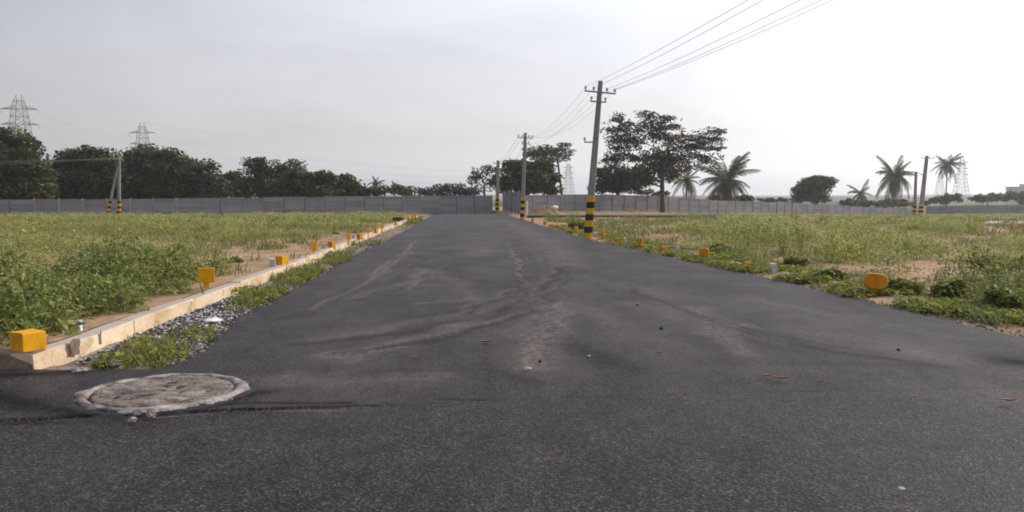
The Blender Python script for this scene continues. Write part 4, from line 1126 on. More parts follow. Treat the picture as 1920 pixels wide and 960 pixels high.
block(615, 628, 452, 465, -1, MT['orange'], ZL, -0.5, 'third block marker behind the cream kerb, orange')
paddle(649, 658, 437, 454, -1, MT['yellow'], ZL, 0.5, 'third yellow paddle marker behind the cream kerb')
stone(659, 666, 439, 450, 'third grey marker stone behind the cream kerb')
block(669, 679, 438, 447, -1, MT['orange'], ZL, -0.5, 'fourth block marker behind the cream kerb, orange')
paddle(687, 694, 427, 440, -1, MT['yellow'], ZL, 0.5, 'fourth yellow paddle marker behind the cream kerb')
stone(695, 700, 428, 437, 'fourth grey marker stone behind the cream kerb')
block(701, 708, 428, 436, -1, MT['orange'], ZL, -0.5, 'fifth block marker behind the cream kerb, orange')
paddle(713, 720, 420, 432, -1, MT['yellow'], ZL, 0.5, 'fifth yellow paddle marker behind the cream kerb')
for j, (u0, u1, v0, v1) in enumerate(((764, 769, 406, 413), (771, 775, 404, 411), (776, 781, 402, 409), (740, 744, 414, 421))):
    block(u0, u1, v0, v1, -1, MT['orange'], ZL, -0.5, ['small orange marker near the kerb end, left of three', 'small orange marker near the kerb end, middle of three', 'small orange marker at the kerb end, last of three', 'lone small orange marker short of the kerb end'][j])
block(10, 19, 402, 407, -1, MT['yellow'], 0.1, -0.3, 'tiny yellow block before the wall at the left picture edge')
# thin pale pipe stub
c = gp(150, 622, ZL)
pr = tag(empty('pipe_stub', (c.x, c.y, ZL - 0.08)), 'thin pale pipe stub upright behind the kerb corner', 'pipe')
MB().lathe([(0.026, 0), (0.026, 0.215), (0.019, 0.215), (0.019, 0.12)], (0, 0, 0), 12).build('tube', MT['white'], pr)
MB().lathe([(0.0262, 0.17), (0.032, 0.17), (0.032, 0.212), (0.0262, 0.212)], (0, 0, 0), 12).build('collar', MT['stone'], pr)
# right-hand row
ZR = 0.06
paddle(1616, 1661, 512, 549, 1, MT['orange'], ZR, -0.25, 'large rounded orange paddle marker in the weeds, nearest right', 0.22, 0.1, True, 0.35)
stone(1441, 1456, 494, 509, 'nearest grey marker stone among the right-hand weeds', ZR)
block(1394, 1413, 491, 499, 1, MT['orange'], ZR, 0.3, 'flat orange marker half hidden left of the nearest right-hand stone')
paddle(1310, 1329, 465, 485, 1, MT['orange'], ZR, -0.3, 'second rounded orange paddle marker in the right weeds', 0.2, 0.06, True, 0.4)
stone(1266, 1275, 462, 473, 'second grey marker stone among the right-hand weeds', ZR)
block(1239, 1253, 462, 471, 1, MT['orange'], ZR, 0.3, 'orange block marker left of the second right-hand stone')
paddle(1193, 1206, 446, 463, 1, MT['orange'], ZR, -0.3, 'third rounded orange paddle marker in the right weeds', 0.25, 0.04, True, 0.4)
stone(1168, 1175, 446, 456, 'third grey marker stone among the right-hand weeds', ZR)
block(1153, 1165, 446, 455, 1, MT['orange'], ZR, 0.3, 'low orange block marker left of the third right-hand stone')
paddle(1125, 1134, 435, 447, 1, MT['orange'], ZR, -0.3, 'orange paddle marker just right of the nearest pole', 0.25, 0.04, True, 0.4)
stone(1113, 1121, 436, 443, 'small grey stone beside the nearest pole foot', ZR)
paddle(1076, 1084, 424, 436, 1, MT['yellow'], ZR, -0.3, 'yellow paddle marker just left of the nearest pole', 0.25, 0.0, False, 0.4)
for (u0, u1, v0, v1, lb) in ((1058, 1066, 427, 433, 'orange block marker second left of the nearest pole'), (1045, 1051, 421, 428, 'orange block marker third left of the nearest pole'),
                             (1030, 1036, 420, 426, 'orange block marker fourth left of the nearest pole'), (1019, 1025, 414, 421, 'orange block marker nearer to the second pole'),
                             (996, 1001, 409, 416, 'orange block marker beside the second pole'), (1816, 1827, 412, 419, 'small orange block far right, left of two'),
                             (1831, 1844, 417, 425, 'small yellow block at the left end of the pale strip'), (1899, 1912, 423, 430, 'orange block before the pale strip at right edge'),
                             (1276, 1281, 406, 411, 'tiny orange block beside the dark side road strip')):
    block(u0, u1, v0, v1, 1, MT['yellow'] if 'yellow' in lb else MT['orange'], ZR, 0.3, lb)
# white post by the second pole
c = gp(988, 407)
fp = tag(empty('concrete_post', (c.x, c.y, 0)), 'slim white concrete post beside the second pole', 'post')
hgt = 29 / ppm(c.y)
mb = MB(); prism(mb, Vector((0, 0, -0.2)), Vector((0, 0, hgt)), 0.17, 0.15, 0.15, 0.13); mb.build('shaft', MT['white'], fp)
mb = MB(); prism(mb, Vector((0, 0, hgt)), Vector((0, 0, hgt + 0.08)), 0.12, 0.05, 0.1, 0.04); mb.build('cap', MT['white'], fp)

# ------------------------------------------------------------------ sand heap and sack
def heap(label, u, v, wpx, hpx, seed, mat, name='sand_heap'):
    c = gp(u, v); s = ppm(c.y)
    w, h = wpx / s / 2, hpx / s
    n, k = 36, 12
    vs = []
    for r in range(k):
        t = r / (k - 1)
        for j in range(n):
            a = 2 * math.pi * j / n
            q = 1 + 0.22 * math.sin(2 * a + seed) + 0.12 * math.sin(5 * a + seed * 2)
            zz = h * (math.cos(t * math.pi) * 0.5 + 0.5) * (1 + 0.2 * math.sin(3 * a + 6 * t + seed)) + 0.04 * random.uniform(-1, 1)
            vs.append((w * t * q * math.cos(a), w * 0.6 * t * q * math.sin(a), zz - 0.12))
    fs = [(r * n + j, r * n + (j + 1) % n, (r + 1) * n + (j + 1) % n, (r + 1) * n + j) for r in range(k - 1) for j in range(n)]
    o = MB().add(vs, fs, 0, True).build(name, mat)
    o.location = (c.x, c.y, 0)
    return tag(o, label, 'heap')
heap('sandy earth heap between the second and nearest poles', 1022, 402, 78, 17, 1.0, MT['soil'])
heap('low sand heap at the end of the lane', 944, 401, 34, 7, 2.2, MT['soil'])
c = at(1040, 389, gp(1022, 402).y - 0.6)
vs = []
n, k = 16, 9
for r in range(k):
    ph = math.pi * r / (k - 1)
    for j in range(n):
        a = 2 * math.pi * j / n
        q = 1 + 0.18 * math.sin(3 * a + r) + 0.1 * random.uniform(-1, 1)
        vs.append((0.36 * math.sin(ph) * math.cos(a) * q, 0.3 * math.sin(ph) * math.sin(a) * q, 0.17 * math.cos(ph) * q))
o = MB().add(vs, [(r * n + j, r * n + (j + 1) % n, (r + 1) * n + (j + 1) % n, (r + 1) * n + j) for r in range(k - 1) for j in range(n)], 0, True).build('crumpled_sack', MT['white'])
o.location = c
tag(o, 'crumpled white sack lying on the earth heap', 'sack')

# ------------------------------------------------------------------ manhole
mc = gp(308, 733, 0.03)
mr = tag(empty('manhole', (mc.x, mc.y, 0.002)), 'round cement-ringed manhole cover sunk in the asphalt', 'manhole')
RO = 149 / ppm(mc.y)
def ring_mesh(name, prof, mat, nz=0.0, seed=0, n=120, lumps=0.0):
    vs = []
    for i, (r, z) in enumerate(prof):
        for j in range(n):
            a = 2 * math.pi * j / n
            rough = (vnoise(np.array([math.cos(a) * 3 + 9]), np.array([math.sin(a) * 3 + i * 0.35]), 0.45, seed)[0] - 0.5)
            rough2 = (vnoise(np.array([math.cos(a) * 9 + 9]), np.array([math.sin(a) * 9 + i * 0.9]), 0.5, seed + 4)[0] - 0.5)
            edge = 1 if i in (0,) else 0.35
            rr = r * RO * (1 + nz * (rough + 0.6 * rough2) * edge)
            xx, yy = rr * math.cos(a), rr * math.sin(a)
            lz = lumps * (fbm(np.array([xx + 5]), np.array([yy + 5]), 0.16, seed)[0] - 0.5) * 1.6 if i else 0
            vs.append((xx, yy, z + lz + (0.012 * (rough + rough2) if i and not lumps else 0)))
    m_ = len(prof)
    fs = [(i * n + j, i * n + (j + 1) % n, (i + 1) * n + (j + 1) % n, (i + 1) * n + j) for i in range(m_ - 1) for j in range(n)]
    return MB().add(vs, fs, 0, True).build(name, mat, mr)
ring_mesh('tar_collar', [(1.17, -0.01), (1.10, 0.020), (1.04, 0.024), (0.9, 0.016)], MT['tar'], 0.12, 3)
ring_mesh('cement_ring', [(1.03, 0.018), (0.99, 0.036), (0.96, 0.043), (0.925, 0.046), (0.89, 0.041), (0.872, 0.020), (0.868, 0.010)], MT['cement'], 0.13, 5, lumps=0.012)
ring_mesh('cover', [(0.845, 0.012)] + [(0.83 - 0.81 * q_ / 26, 0.034) for q_ in range(27)], MT['coverdust'], 0.03, 7, lumps=0.034)
# crumbled cement at its lip
def lump(name, label, cat, c, r, mat, group=None, squash=0.6, seed=0):
    rs = random.Random(seed)
    vs = []; n, k = 9, 6
    for i in range(k):
        ph = math.pi * i / (k - 1)
        for j in range(n):
            a = 2 * math.pi * j / n
            q = 1 + rs.uniform(-0.28, 0.28)
            vs.append((r * math.sin(ph) * math.cos(a) * q, r * 0.8 * math.sin(ph) * math.sin(a) * q, r * squash * math.cos(ph) * q))
    o = MB().add(vs, [(i * n + j, i * n + (j + 1) % n, (i + 1) * n + (j + 1) % n, (i + 1) * n + j) for i in range(k - 1) for j in range(n)]).build(name, mat)
    o.location = c
    return tag(o, label, cat, group)
for j, (u, v, r, lb) in enumerate(((262, 776, 0.05, 'largest crumbled cement lump in front of the manhole'), (285, 781, 0.04, 'cement lump right of the largest lump, by the manhole'), (249, 788, 0.035, 'cement lump lowest in front of the manhole'), (240, 768, 0.03, 'small cement lump touching the manhole ring'))):
    c = gp(u, v, 0.02); lump('cement_lump', lb, 'lump', (c.x, c.y, 0.03), r, MT['cement'], 'lumps at the manhole', 0.5, j)
for j, (u, v, r, lb) in enumerate(((402, 606, 0.13, 'whitish broken slab piece on the gravel verge'), (215, 686, 0.10, 'flat pale cement scrap at the verge edge, right'), (150, 700, 0.10, 'flat pale cement scrap at the asphalt edge, left'))):
    c = gp(u, v, 0.0); lump('cement_scrap', lb, 'scrap', (c.x, c.y, 0.03), r, MT['cement'] if j else MT['white'], 'pale scraps on the verge', 0.3, 10 + j)
    if j: bpy.data.objects[-1 if False else o.name]

# ------------------------------------------------------------------ leaves and pebbles on the asphalt
def dry_leaf(u, v, L, rz, label, curl=0.5, wfac=0.42):
    L *= 0.85
    c = gp(u, v, 0.035)
    n = 8; vs = []
    for i in range(n + 1):
        t = i / n; w = L * wfac * math.sin(math.pi * (0.04 + 0.92 * t)) ** 0.8
        x = L * (t - 0.5); z = curl * L * (t - 0.5) ** 2
        vs += [(x, -w / 2, z + 0.25 * w), (x, 0, z), (x, w / 2, z + 0.25 * w)]
    fs = [(i * 3 + j, i * 3 + 3 + j, i * 3 + 4 + j, i * 3 + 1 + j) for i in range(n) for j in (0, 1)]
    root = tag(empty('dry_leaf', (c.x, c.y, 0.037), rz), label, 'leaf', 'dry leaves on the asphalt')
    MB().add(vs, fs, 0, True).build('leaf_blade', MT['dryleaf'], root)
    MB().tube([(-L * 0.62, 0, curl * L * 0.3), (-L * 0.4, 0, curl * L * 0.16), (L * 0.45, 0, curl * L * 0.2 + 0.001)], [0.003, 0.003, 0.001], 5).build('stalk', MT['dryleaf'], root)
for a in ((1440, 705, .13, .2, 'left one of two joined brown leaves on the asphalt right of centre'), (1466, 710, .17, -.2, 'largest brown leaf on the asphalt right of centre'), (1537, 716, .11, .1, 'brown leaf just right of the largest leaf'),
          (1716, 744, .085, .5, 'small dark leaf between largest leaf and right edge'), (1893, 752, .16, -.1, 'brown leaf at the right picture edge'), (1236, 662, .12, -.9, 'yellowish leaf left of the dusty right-hand scuff'),
          (912, 642, .20, .05, 'long straw-coloured leaf in the middle of the road'), (1070, 631, .12, .1, 'pale leaf right of the dusty fan'), (1028, 619, .10, .4, 'leaf at the top of the dusty fan'),
          (884, 586, .17, .1, 'brown leaf farthest up the road'), (905, 668, .10, .4, 'small leaf below the long straw-coloured leaf'), (782, 672, .13, .15, 'pale leaf nearest the manhole')):
    dry_leaf(*a)
for j, (u, v, r, lb) in enumerate(((1104, 668, 0.02, 'tiny white pebble right of the dusty fan'), (990, 692, 0.035, 'flat white chip at the foot of the dusty fan'), (1012, 678, 0.022, 'black pebble at the foot of the dusty fan'),
                                  (1690, 918, 0.022, 'pale pebble on the foreground asphalt, right'), (1685, 656, 0.022, 'dark pebble on the road near the right edge'), (1195, 572, 0.02, 'dark pebble beside the curved tyre mark'),
                                  (1240, 616, 0.025, 'dark pebble left of the right-hand scuff'), (975, 510, 0.03, 'dark pebble far up the road'))):
    c = gp(u, v, 0.03); lump('pebble', lb, 'pebble', (c.x, c.y, 0.034), r, MT['stone'] if 'white' in lb or 'pale' in lb else MT['tar'], 'pebbles on the asphalt', 0.55, 30 + j)

# ------------------------------------------------------------------ gravel on the verge
def scatter_quads(u, v, du, dv, n):
    pass
npt = 3400
gy = rng.uniform(8.2, 15.5, npt * 3); gt = rng.uniform(0.05, 0.97, npt * 3)
gx = kerbL(gy) * (1 - gt) + roadL(gy) * gt
uu, vv = uv_np(gx, gy, 0 * gy)
dens = np.exp(-(((uu - 390) / 85) ** 2 + ((vv - 600) / 45) ** 2)) + 0.8 * np.exp(-(((uu - 450) / 60) ** 2 + ((vv - 570) / 16) ** 2)) + 0.12
keep = rng.uniform(0, 1, len(gx)) < dens
gx, gy = gx[keep][:npt], gy[keep][:npt]
ico = np.array([(0, 0, 1), (0.9, 0, 0.2), (0.28, 0.85, 0.25), (-0.72, 0.53, 0.2), (-0.72, -0.53, 0.25), (0.28, -0.85, 0.2), (0, 0, -0.6)])
icf = np.array([(0, 1, 2), (0, 2, 3), (0, 3, 4), (0, 4, 5), (0, 5, 1), (6, 2, 1), (6, 3, 2), (6, 4, 3), (6, 5, 4), (6, 1, 5)])
n = len(gx)
rot = rng.uniform(0, 6.28, n); sz = rng.uniform(0.014, 0.042, n)
Vg = ico[None] * (1 + rng.uniform(-0.3, 0.3, (n, 7, 1)))
cs_, sn_ = np.cos(rot)[:, None], np.sin(rot)[:, None]
Vg = np.stack([Vg[..., 0] * cs_ - Vg[..., 1] * sn_, Vg[..., 0] * sn_ + Vg[..., 1] * cs_, Vg[..., 2] * 0.7], -1) * sz[:, None, None]
Vg += np.stack([gx, gy, np.full(n, 0.0)], -1)[:, None]
Qg = (icf[None] + 7 * np.arange(n)[:, None, None]).reshape(-1, 3)
tag(link('gravel', np_mesh('gravel', Vg.reshape(-1, 3), Qg, [MT['gravel']])), 'black and white loose gravel on the verge by the cream kerb', kind='stuff')

# crumbled edge of the asphalt, and clods lying on the bare soil
def stones(name, label, X, Y, Z, smin, smax, mat):
    n = len(X)
    rot = rng.uniform(0, 6.28, n); sz = rng.uniform(smin, smax, n)
    V = ico[None] * (1 + rng.uniform(-0.35, 0.35, (n, 7, 1)))
    c_, s_ = np.cos(rot)[:, None], np.sin(rot)[:, None]
    V = np.stack([V[..., 0] * c_ - V[..., 1] * s_, V[..., 0] * s_ + V[..., 1] * c_, V[..., 2] * 0.6], -1) * sz[:, None, None]
    V += np.stack([X, Y, Z], -1)[:, None]
    Q = (icf[None] + 7 * np.arange(n)[:, None, None]).reshape(-1, 3)
    tag(link(name, np_mesh(name, V.reshape(-1, 3), Q, [mat])), label, kind='stuff')
m, N_, L_, b_ = new_mat('crumb_stone')
g_ = N_.new('ShaderNodeNewGeometry')
L_.new(ramp(N_, L_, g_.outputs['Random Per Island'], [(0, (0.015, 0.015, 0.017)), (0.5, (0.06, 0.055, 0.05)), (0.8, (0.22, 0.19, 0.165)), (1, (0.42, 0.38, 0.35))]), b_.inputs['Base Color'])
b_.inputs['Roughness'].default_value = 0.9
MT['crumb'] = m
MT['clod'] = M_noise('soil_clod', [(0.3, (0.17, 0.105, 0.06)), (0.7, (0.36, 0.25, 0.16))], 3, 0.95, 0.4, 0.01, spec=0.1)
Y = 6.5 + 30 * rng.uniform(0, 1, 2600) ** 2
X = roadR(Y) + np.abs(rng.normal(0, 0.16, len(Y))) - 0.07
stones('edge_gravel', 'loose grit along the right edge of the asphalt', X, Y, np.full(len(Y), 0.012), 0.008, 0.03, MT['crumb'])
Y = 8.2 + 30 * rng.uniform(0, 1, 1800) ** 2
X = roadL(Y) - np.abs(rng.normal(0, 0.2, len(Y))) + 0.10
stones('edge_gravel', 'loose grit along the left edge of the asphalt', X, Y, np.full(len(Y), 0.012), 0.008, 0.03, MT['crumb'])
Y = 8.4 + 30 * rng.uniform(0, 1, 2600) ** 1.6
X = kerbL(Y) - 0.3 - np.abs(rng.normal(0, 1.6, len(Y)))
stones('soil_clods', 'small clods on the bare soil behind the cream kerb', X, Y, ground_z(X, Y) + 0.10, 0.012, 0.05, MT['clod'])
Y = 8.0 + 30 * rng.uniform(0, 1, 2600) ** 1.3
X = kerbR(Y) + 0.1 + np.abs(rng.normal(0, 3.0, len(Y)))
stones('soil_clods', 'small clods on the bare soil of the right plot', X, Y, ground_z(X, Y) + 0.03, 0.012, 0.05, MT['clod'])

# ------------------------------------------------------------------ weeds
def plant(nleaf, size, ntip, tsize, h, spread, nstem, aspect=2.2, flat=0.3, dome=0.6, rg=rng):
    """one weed: stems, leaves through its volume, pale flower tips above; returns V, Q, material index"""
    th = rg.uniform(0, 6.283, nleaf); t = rg.uniform(0.06, 1, nleaf) ** 0.8
    r = spread * np.sqrt(rg.uniform(0.02, 1, nleaf)) * (0.45 + 0.75 * np.sin(np.pi * (0.12 + 0.78 * t)))
    P = np.stack([r * np.cos(th), r * np.sin(th), h * t * (1 - 0.35 * (r / (spread * 1.2)) ** 2)], -1)
    V, Q = leaf_quads(P, size, flat, aspect, rg); M = np.zeros(len(Q), int)
    if ntip:
        th = rg.uniform(0, 6.283, ntip); r = spread * np.sqrt(rg.uniform(0, 1, ntip)) * 1.05
        P = np.stack([r * np.cos(th), r * np.sin(th), h * (1.08 - 0.42 * (r / spread) ** 2) * rg.uniform(0.8, 1.12, ntip)], -1)
        V2, Q2 = leaf_quads(P, tsize, 0.1, 1.0, rg)
        Q = np.concatenate([Q, Q2 + len(V)]); V = np.concatenate([V, V2]); M = np.concatenate([M, np.ones(ntip, int)])
    if nstem:
        th = rg.uniform(0, 6.283, nstem); r = spread * rg.uniform(0.2, 0.95, nstem)
        top = np.stack([r * np.cos(th), r * np.sin(th), h * rg.uniform(0.7, 1.1, nstem)], -1)
        bot = top * np.array([0.15, 0.15, 0]); sd = np.stack([-np.sin(th), np.cos(th), 0 * th], -1) * 0.006
        V3 = np.stack([bot - sd, bot + sd, top + sd * 0.5, top - sd * 0.5], 1).reshape(-1, 3)
        Q = np.concatenate([Q, np.arange(nstem * 4).reshape(-1, 4) + len(V)]); V = np.concatenate([V, V3]); M = np.concatenate([M, np.full(nstem, 2)])
    return V, Q, M
def grass_tuft(nb, h, spread, w, rg=rng):
    th = rg.uniform(0, 6.283, nb); b = np.stack([rg.normal(0, spread * 0.4, nb), rg.normal(0, spread * 0.4, nb), np.zeros(nb)], -1)
    d = np.stack([np.cos(th), np.sin(th), 0 * th], -1); hh = h * rg.uniform(0.5, 1.15, nb)[:, None]
    top = b + d * spread * rg.uniform(0.3, 1.0, (nb, 1)) + np.array([0, 0, 1]) * hh
    sd = np.stack([-np.sin(th), np.cos(th), 0 * th], -1) * w
    mid = b * 0.55 + top * 0.45 + np.array([0, 0, 1]) * hh * 0.12
    V = np.stack([b - sd, b + sd, mid + sd * 0.8, mid - sd * 0.8, mid - sd * 0.8, mid + sd * 0.8, top + sd * 0.1, top - sd * 0.1], 1).reshape(-1, 3)
    return V, np.arange(nb * 8).reshape(-1, 4), np.zeros(nb * 2, int)
def scatter(name, label, temps, X, Y, Z, scale, mats, tilt=0.12, hs=None):
    """join copies of template plants at the given spots into one mass"""
    Vs, Qs, Ms = [], [], []; off = 0
    pick = rng.integers(0, len(temps), len(X))
    for k, (V, Q, M) in enumerate(temps):
        idx = np.where(pick == k)[0]
        if not len(idx): continue
        a = rng.uniform(0, 6.283, len(idx)); c_, s_ = np.cos(a)[:, None], np.sin(a)[:, None]
        sc = scale[idx][:, None]; zh = sc * (hs[idx][:, None] if hs is not None else 1)
        x = (V[None, :, 0] * c_ - V[None, :, 1] * s_) * sc; y = (V[None, :, 0] * s_ + V[None, :, 1] * c_) * sc; z = V[None, :, 2] * zh
        tx, ty = rng.normal(0, tilt, (len(idx), 1)), rng.normal(0, tilt, (len(idx), 1))
        P = np.stack([x + tx * z + X[idx][:, None], y + ty * z + Y[idx][:, None], z + Z[idx][:, None]], -1).reshape(-1, 3)
        n_ = len(V)
        Vs.append(P); Qs.append((Q[None] + n_ * np.arange(len(idx))[:, None, None]).reshape(-1, 4) + off); Ms.append(np.tile(M, len(idx)))
        off += len(P)
    return tag(link(name, np_mesh(name, np.concatenate(Vs), np.concatenate(Qs), mats, np.concatenate(Ms))), label, kind='stuff')

BARE = [(520, 476, 150, 11), (430, 522, 90, 12), (600, 448, 90, 6), (470, 472, 140, 11), (560, 458, 90, 9), (470, 512, 75, 15), (520, 492, 70, 12), (300, 449, 190, 5), (110, 476, 110, 5), (340, 492, 60, 7), (640, 442, 70, 7), (420, 548, 60, 9), (700, 428, 50, 5),
        (770, 405, 25, 5),
        (1150, 402, 190, 8), (1080, 412, 60, 8), (1120, 430, 90, 12), (1200, 442, 130, 7), (1280, 446, 90, 6), (1180, 462, 50, 10), (1270, 480, 50, 7), (1650, 493, 70, 6), (1740, 505, 75, 6), (1600, 462, 35, 4), (1830, 443, 70, 5), (1890, 433, 50, 5), (1690, 448, 50, 3), (1860, 500, 40, 4), (1250, 415, 90, 4), (1130, 418, 140, 8), (1885, 426, 60, 8), (180, 440, 60, 3), (1500, 475, 60, 3), (1780, 470, 60, 4), (1420, 452, 40, 3)]
def cover(u, v, X, Y):
    d = np.ones_like(u)
    for (a, b, ru, rv) in BARE:
        d *= 1 - 0.96 * np.exp(-(((u - a) / (1.1 * ru)) ** 2 + ((v - b) / (1.45 * rv)) ** 2) ** 1.5)
    return d * sstep(0.35, 0.52, fbm(X, Y, 2.6, 91) * 0.6 + fbm(X, Y, 7.0, 95) * 0.4 + 0.05 + (0.16 * (X < 0) + 0.10 * (X > 0)) * (1 - sstep(11, 18, Y)))
def spots(side, y0, y1, step):
    ylist = np.arange(y0, y1, step)
    xa = np.arange(-1, 1, step / (0.78 * y1)) * 0.78 * y1 if False else np.arange(-0.74 * y1, 0.74 * y1, step)
    X, Y = np.meshgrid(xa, ylist)
    X = X + rng.uniform(-.5, .5, X.shape) * step; Y = Y + rng.uniform(-.5, .5, Y.shape) * step
    X, Y = X.ravel(), Y.ravel()
    k = np.abs(X) < 0.70 * Y + 1.5
    if side < 0: k &= (X < kerbL(Y) - 0.45) & (Y > KCORNER.y + 0.35)
    else: k &= X > kerbR(Y) + 0.30
    wy = np.interp(X / Y, WA, WY)
    k &= Y < wy - 1.0
    k &= ~((np.abs(Y - 70.5) < 3.5) & (X > 1.5) & (X < 19))
    X, Y = X[k], Y[k]
    Z = ground_z(X, Y) + (0.08 if side < 0 else 0.0) * (1 - sstep(40, 75, Y))
    u, v = uv_np(X, Y, Z + np.where(Y < 16, 0.12, 0.2))
    c_ = cover(u, v, X, Y)
    k = rng.uniform(0, 1, len(X)) < c_
    return X[k], Y[k], Z[k] - 0.02, u[k], v[k]
NEAR = [plant(230, 0.062, 70, 0.024, 0.62, 0.34, 16) for _ in range(5)]
MID = [plant(105, 0.048, 90, 0.033, 0.60, 0.38, 4, 1.9) for _ in range(4)] + [plant(40, 0.05, 60, 0.03, 0.72, 0.26, 8, 2.2) for _ in range(1)] + [plant(120, 0.055, 30, 0.033, 0.42, 0.42, 2, 1.6) for _ in range(2)]
FAR = [plant(40, 0.10, 44, 0.065, 0.55, 0.42, 0, 1.7) for _ in range(4)] + [plant(16, 0.09, 26, 0.06, 0.7, 0.28, 3, 2.0) for _ in range(1)] + [plant(50, 0.10, 10, 0.06, 0.4, 0.5, 0, 1.6) for _ in range(2)]
WM = [MT['weed'], MT['weedtip'], MT['stem']]
WL = [MT['weedlush'], MT['weedtip'], MT['stem']]
NEARL = [plant(240, 0.060, 60, 0.026, 0.62, 0.34, 16, 1.9) for _ in range(4)] + [plant(150, 0.05, 110, 0.024, 0.66, 0.32, 10, 2.2) for _ in range(3)]
def hmap(X, Y, u, v, side):
    h = 0.30 + 1.15 * np.clip((fbm(X, Y, 3.0, 77) - 0.32) / 0.34, 0, 1) ** 1.2
    if side < 0:
        h = np.where(Y < 16, np.minimum(0.35 + h, 1.25) * 1.0, np.minimum(h + 0.15, 1.2) * 0.68)
        h *= 0.55 + 0.45 * sstep(0.3, 2.2, kerbL(Y) - X)
    else:
        h *= 0.45 + 0.55 * sstep(0.3, 3.0, X - kerbR(Y))
        h *= 1 - 0.5 * sstep(30, 62, Y)
        h *= 0.85
        h *= 1 + 0.3 * np.exp(-(((u - 1450) / 170) ** 2 + ((v - 460) / 35) ** 2))
    return h
for side, nm in ((-1, 'left plot'), (1, 'right plot')):
    for (y0, y1, st, tp, mats, what) in ((3.0 if side > 0 else 8.0, 17, 0.45, NEARL, WL, 'lush green weeds at the front of the '), (17, 40, 0.53, MID, WM, 'pale feathery weeds in the middle of the '), (40, 130, 0.88, FAR, WM, 'pale weeds spread over the back of the ')):
        X, Y, Z, u, v = spots(side, y0, y1, st)
        h = hmap(X, Y, u, v, side)
        scatter('weeds', what + nm, tp, X, Y, Z, 0.92 * h ** 0.4 * rng.uniform(0.8, 1.25, len(X)), mats, 0.15, h ** 0.7)
# dry low grass over the thin places
GT = [grass_tuft(10, 0.14, 0.16, 0.008) for _ in range(4)]
for side, nm in ((-1, 'left plot'), (1, 'right plot')):
    X = rng.uniform(-50, 50, 60000); Y = rng.uniform(8 if side < 0 else 3, 62, 60000)
    k = (np.abs(X) < 0.68 * Y + 1) & ((X < kerbL(Y) - 0.3) & (Y > KCORNER.y + 0.3) if side < 0 else X > kerbR(Y) + 0.2)
    k &= (fbm(X, Y, 1.3, 120) > 0.52)
    X, Y = X[k][:2000], Y[k][:2000]
    Z = ground_z(X, Y) + (0.1 if side < 0 else 0.02) * (1 - sstep(40, 75, Y)) - 0.01
    scatter('grass', 'short dry grass tufts on the sandy ' + nm, GT, X, Y, Z, rng.uniform(0.6, 1.6, len(X)) * (1 + Y / 60), [MT['blade']], 0.1)
# verge growth beside the cream kerb
def verge_density(u, v):
    d = 0.012 * np.ones_like(u)
    for (a, b, ru, rv, s) in ((290, 664, 65, 18, .75), (370, 632, 40, 10, .45), (215, 678, 50, 10, .7), (560, 520, 45, 16, 1.), (500, 556, 50, 12, .9), (645, 488, 40, 10, 1.), (250, 650, 30, 12, .6), (470, 565, 40, 8, .8), (770, 415, 30, 6, .6), (690, 460, 30, 6, .3)):
        d = np.maximum(d, s * np.exp(-(((u - a) / ru) ** 2 + ((v - b) / rv) ** 2)))
    return d
Y = rng.uniform(7.9, 60, 40000) ** 1.0; Y = 7.9 + 52 * rng.uniform(0, 1, 40000) ** 2.2
tq = rng.uniform(0.04, 1.02, len(Y)); X = kerbL(Y) * (1 - tq) + roadL(np.maximum(Y, RL[0].y)) * tq
u, v = uv_np(X, Y, 0 * Y)
k = rng.uniform(0, 1, len(X)) < verge_density(u, v) * 0.06 * np.where((tq < 0.34) & (Y < 14), 0.08, 1.0)
X, Y = X[k], Y[k]
half = rng.uniform(0, 1, len(X)) < 0.75
VT = [grass_tuft(12, 0.13, 0.10, 0.006) for _ in range(4)]
CT = [plant(30, 0.046, 0, 0, 0.10, 0.12, 0, 1.4, 0.9) for _ in range(4)]
print('verge', len(X))
scatter('verge_grass', 'green grass tufts on the verge between cream kerb and asphalt', VT, X[half], Y[half], np.full(half.sum(), -0.02), rng.uniform(0.6, 1.3, half.sum()) * (1 + Y[half] / 60), [MT['blade']], 0.1)
scatter('verge_weeds', 'leafy low weeds on the verge between cream kerb and asphalt', CT, X[~half], Y[~half], np.full((~half).sum(), -0.02), rng.uniform(0.6, 1.4, (~half).sum()) * (1 + Y[~half] / 60), [MT['vine']], 0.1)
# creeper and bright grass along the right edge of the lane
Y = 6.5 + 40 * rng.uniform(0, 1, 9000) ** 1.8
wv = np.abs(kerbR(Y) - roadR(Y))
X = roadR(Y) + 0.05 + rng.uniform(-0.02, 1.0, len(Y)) ** 1.0 * (wv + 0.8)
k = rng.uniform(0, 1, len(X)) < np.clip((fbm(X, Y, 1.1, 130) - 0.36) * 5, 0.04, 0.8) * np.where(Y > 24, 0.35, 1.0)
X, Y = X[k], Y[k]
half = rng.uniform(0, 1, len(X)) < np.where(Y < 11.0, 0.75, 0.4)
scatter('creeper', 'bright green creeping weeds along the edge of the asphalt', CT, X[~half], Y[~half], np.full((~half).sum(), 0.0), rng.uniform(0.6, 1.4, (~half).sum()) * (1 + Y[~half] / 80), [MT['vine']], 0.1)
scatter('verge_grass', 'yellow-green grass along the right edge of the asphalt', VT, X[half], Y[half], np.full(half.sum(), -0.01), rng.uniform(0.7, 1.5, half.sum()), [MT['blade']], 0.1)
